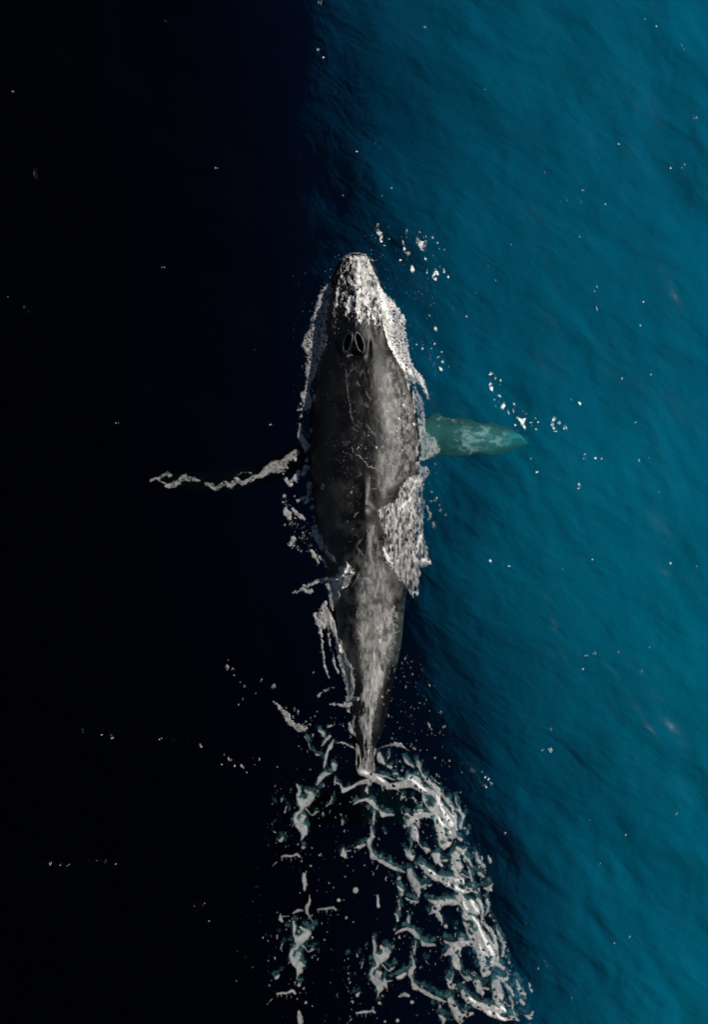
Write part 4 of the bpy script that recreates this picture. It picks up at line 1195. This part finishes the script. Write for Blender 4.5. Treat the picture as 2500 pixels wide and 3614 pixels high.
# ---- pale water film, its sheen painted in, on the sunlit side of the back
f = Foam().poly(tp(Z2, [(930, -60), (1030, -40), (1100, 120), (1185, 330), (1215, 600), (1200, 900), (1060, 1010), (900, 1150), (820, 900), (870, 600), (850, 250)]))
F = f.field(8, 62)
G = F + 8 * (fbm(f.U / 9, f.V / 16, 63, 4) - .5)
build_foam('sheen_film', f.U, f.V, G, .006, M_FILM, 'milky film of water with painted sheen on the sunlit side of the back', seed=62, soft=6, cover=.17, vary=.38, grain=10, stretch=1.8, rim=34)
f = Foam().poly([(1292, 1840), (1330, 1850), (1350, 1930), (1372, 2010), (1392, 2090), (1404, 2180), (1396, 2290), (1366, 2390), (1330, 2480), (1290, 2500), (1272, 2380), (1262, 2250), (1264, 2120), (1280, 1980)])  # pale film added to brighten this slope like sheen
F = f.field(6, 70)
build_foam('sheen_film', f.U, f.V, F + 8 * (fbm(f.U / 9, f.V / 16, 71, 4) - .5), .006, M_FILM, 'thin milky film added as painted sheen on the sunlit slope of the tail stock', seed=70, soft=6, cover=.15, vary=.34, grain=9, stretch=2.4, rim=18)
# ---- broken fringe along both waterlines
lv = np.arange(1300, 2360, 12.0)
lc, lw_ = np.interp(lv, even, CE[:, 0]), np.interp(lv, even, CE[:, 1])
wob = (vnoise(lv / 60, lv * 0, 3) - .5) * 16
right = [[(a_ + b_ + c_, d_, 5 + 9 * vnoise(np.array(d_ / 40), np.array(2.0), 5)) for a_, b_, c_, d_ in zip(lc, lw_ * 1.02, wob, lv) if d_ < 2020]]
left = [[(a_ - b_ + c_, d_, 4 + 7 * vnoise(np.array(d_ / 40), np.array(9.0), 5)) for a_, b_, c_, d_ in zip(lc, lw_ * 1.03, wob, lv) if d_ < 1960]]
for rows, lab, cvr, sd in ((right, 'bright broken fringe of foam along the sunlit waterline of the whale', .44, 64), (left, 'thin beaded fringe of foam along the shaded waterline of the whale', .26, 66)):
    f = Foam().strokes(rows)
    F = f.field(5, sd)
    G = np.minimum(ragged(F, f.U, f.V, 6, 8, sd, 1.6), (fbm(f.U / 9, f.V / 24, sd + 3, 4, .6) - (.47 if sd == 64 else .56)) * 44)
    build_foam('foam_fringe', f.U, f.V, G, .02, M_FOAM, lab, seed=sd, soft=4, cover=cvr, vary=.4, grain=7, stretch=1.6, strays=.5)

# ---- beads of water on the back
f = Foam().poly(tp(Z2, [(880, 240), (1120, 250), (1190, 500), (1180, 760), (1000, 900), (820, 860), (640, 640), (900, 620)]))
F = f.field(5, 48)
G = speckle(F, f.U, f.V, 11, .30, 48, 1.5, 26) 
G = np.maximum(G, speckle(F, f.U, f.V, 7, .13, 49, 1.6, 20))
arc = Foam().strokes(tile(*Z2, [[(640, 660, 7), (690, 740, 12), (750, 790, 14), (800, 840, 12), (850, 865, 12), (920, 895, 10), (980, 930, 8)], [(1180, 330, 6), (1200, 480, 6), (1200, 600, 6), (1180, 720, 10)]]))
AF = arc.field(4, 50)
build_foam('water_bead', f.U, f.V, G, .010, M_FOAM, 'bright beads of water dotted over the sunlit back of the whale', seed=48, soft=2, cover=.8, rim=1.5)
build_foam('foam_line', arc.U, arc.V, np.maximum(speckle(AF, arc.U, arc.V, 7, .8, 50, 1.2, 5), ragged(AF - 3, arc.U, arc.V, 3, 6, 50)), .012, M_FOAM, 'curved line of foam specks crossing the middle of the back', seed=50, soft=3)
# sparse flecks over the shaded back and round the tail
f = Foam().poly(tp(Z2, [(380, 560), (760, 560), (760, 1400), (560, 1400), (400, 1100)])).poly([(1360, 2270), (1480, 2290), (1620, 2640), (1600, 2720), (1420, 2640), (1350, 2540)]).poly([(1480, 1640), (1560, 1640), (1560, 1880), (1500, 1880)])
F = f.field(4, 52)
build_foam('foam_fleck', f.U, f.V, np.maximum(speckle(F, f.U, f.V, 13, .13, 52, 1.5, 20), speckle(F * (f.U > 1340) - 60 * (f.U <= 1340), f.U, f.V, 10, .22, 53, 1.5, 20)), .012, M_FOAM, 'sparse foam specks on the black back and in the dark water off the tail', seed=52, soft=3)
f = Foam().strokes(tile(*ZB, [[(430, 150, 26), (450, 190, 18)], [(500, 255, 16)], [(575, 250, 20)], [(655, 340, 11)], [(690, 370, 14)], [(300, 90, 7)], [(345, 85, 7)], [(45, 110, 9)], [(270, 200, 12)], [(390, 490, 9)], [(400, 535, 9)], [(455, 640, 20), (490, 680, 16), (540, 705, 16)], [(600, 735, 13)], [(650, 710, 8)], [(660, 770, 9)]]))
F = f.field(4, 54)
build_foam('foam_crest', f.U, f.V, np.maximum(speckle(F, f.U, f.V, 6.5, .75, 54, 1.3, 6), ragged(F - 4, f.U, f.V, 3, 5, 54)), .025, M_FOAM, 'beaded foam clusters along the edge between dark and blue water', seed=54, soft=2.5)

print('foam quads', N_FOAM)
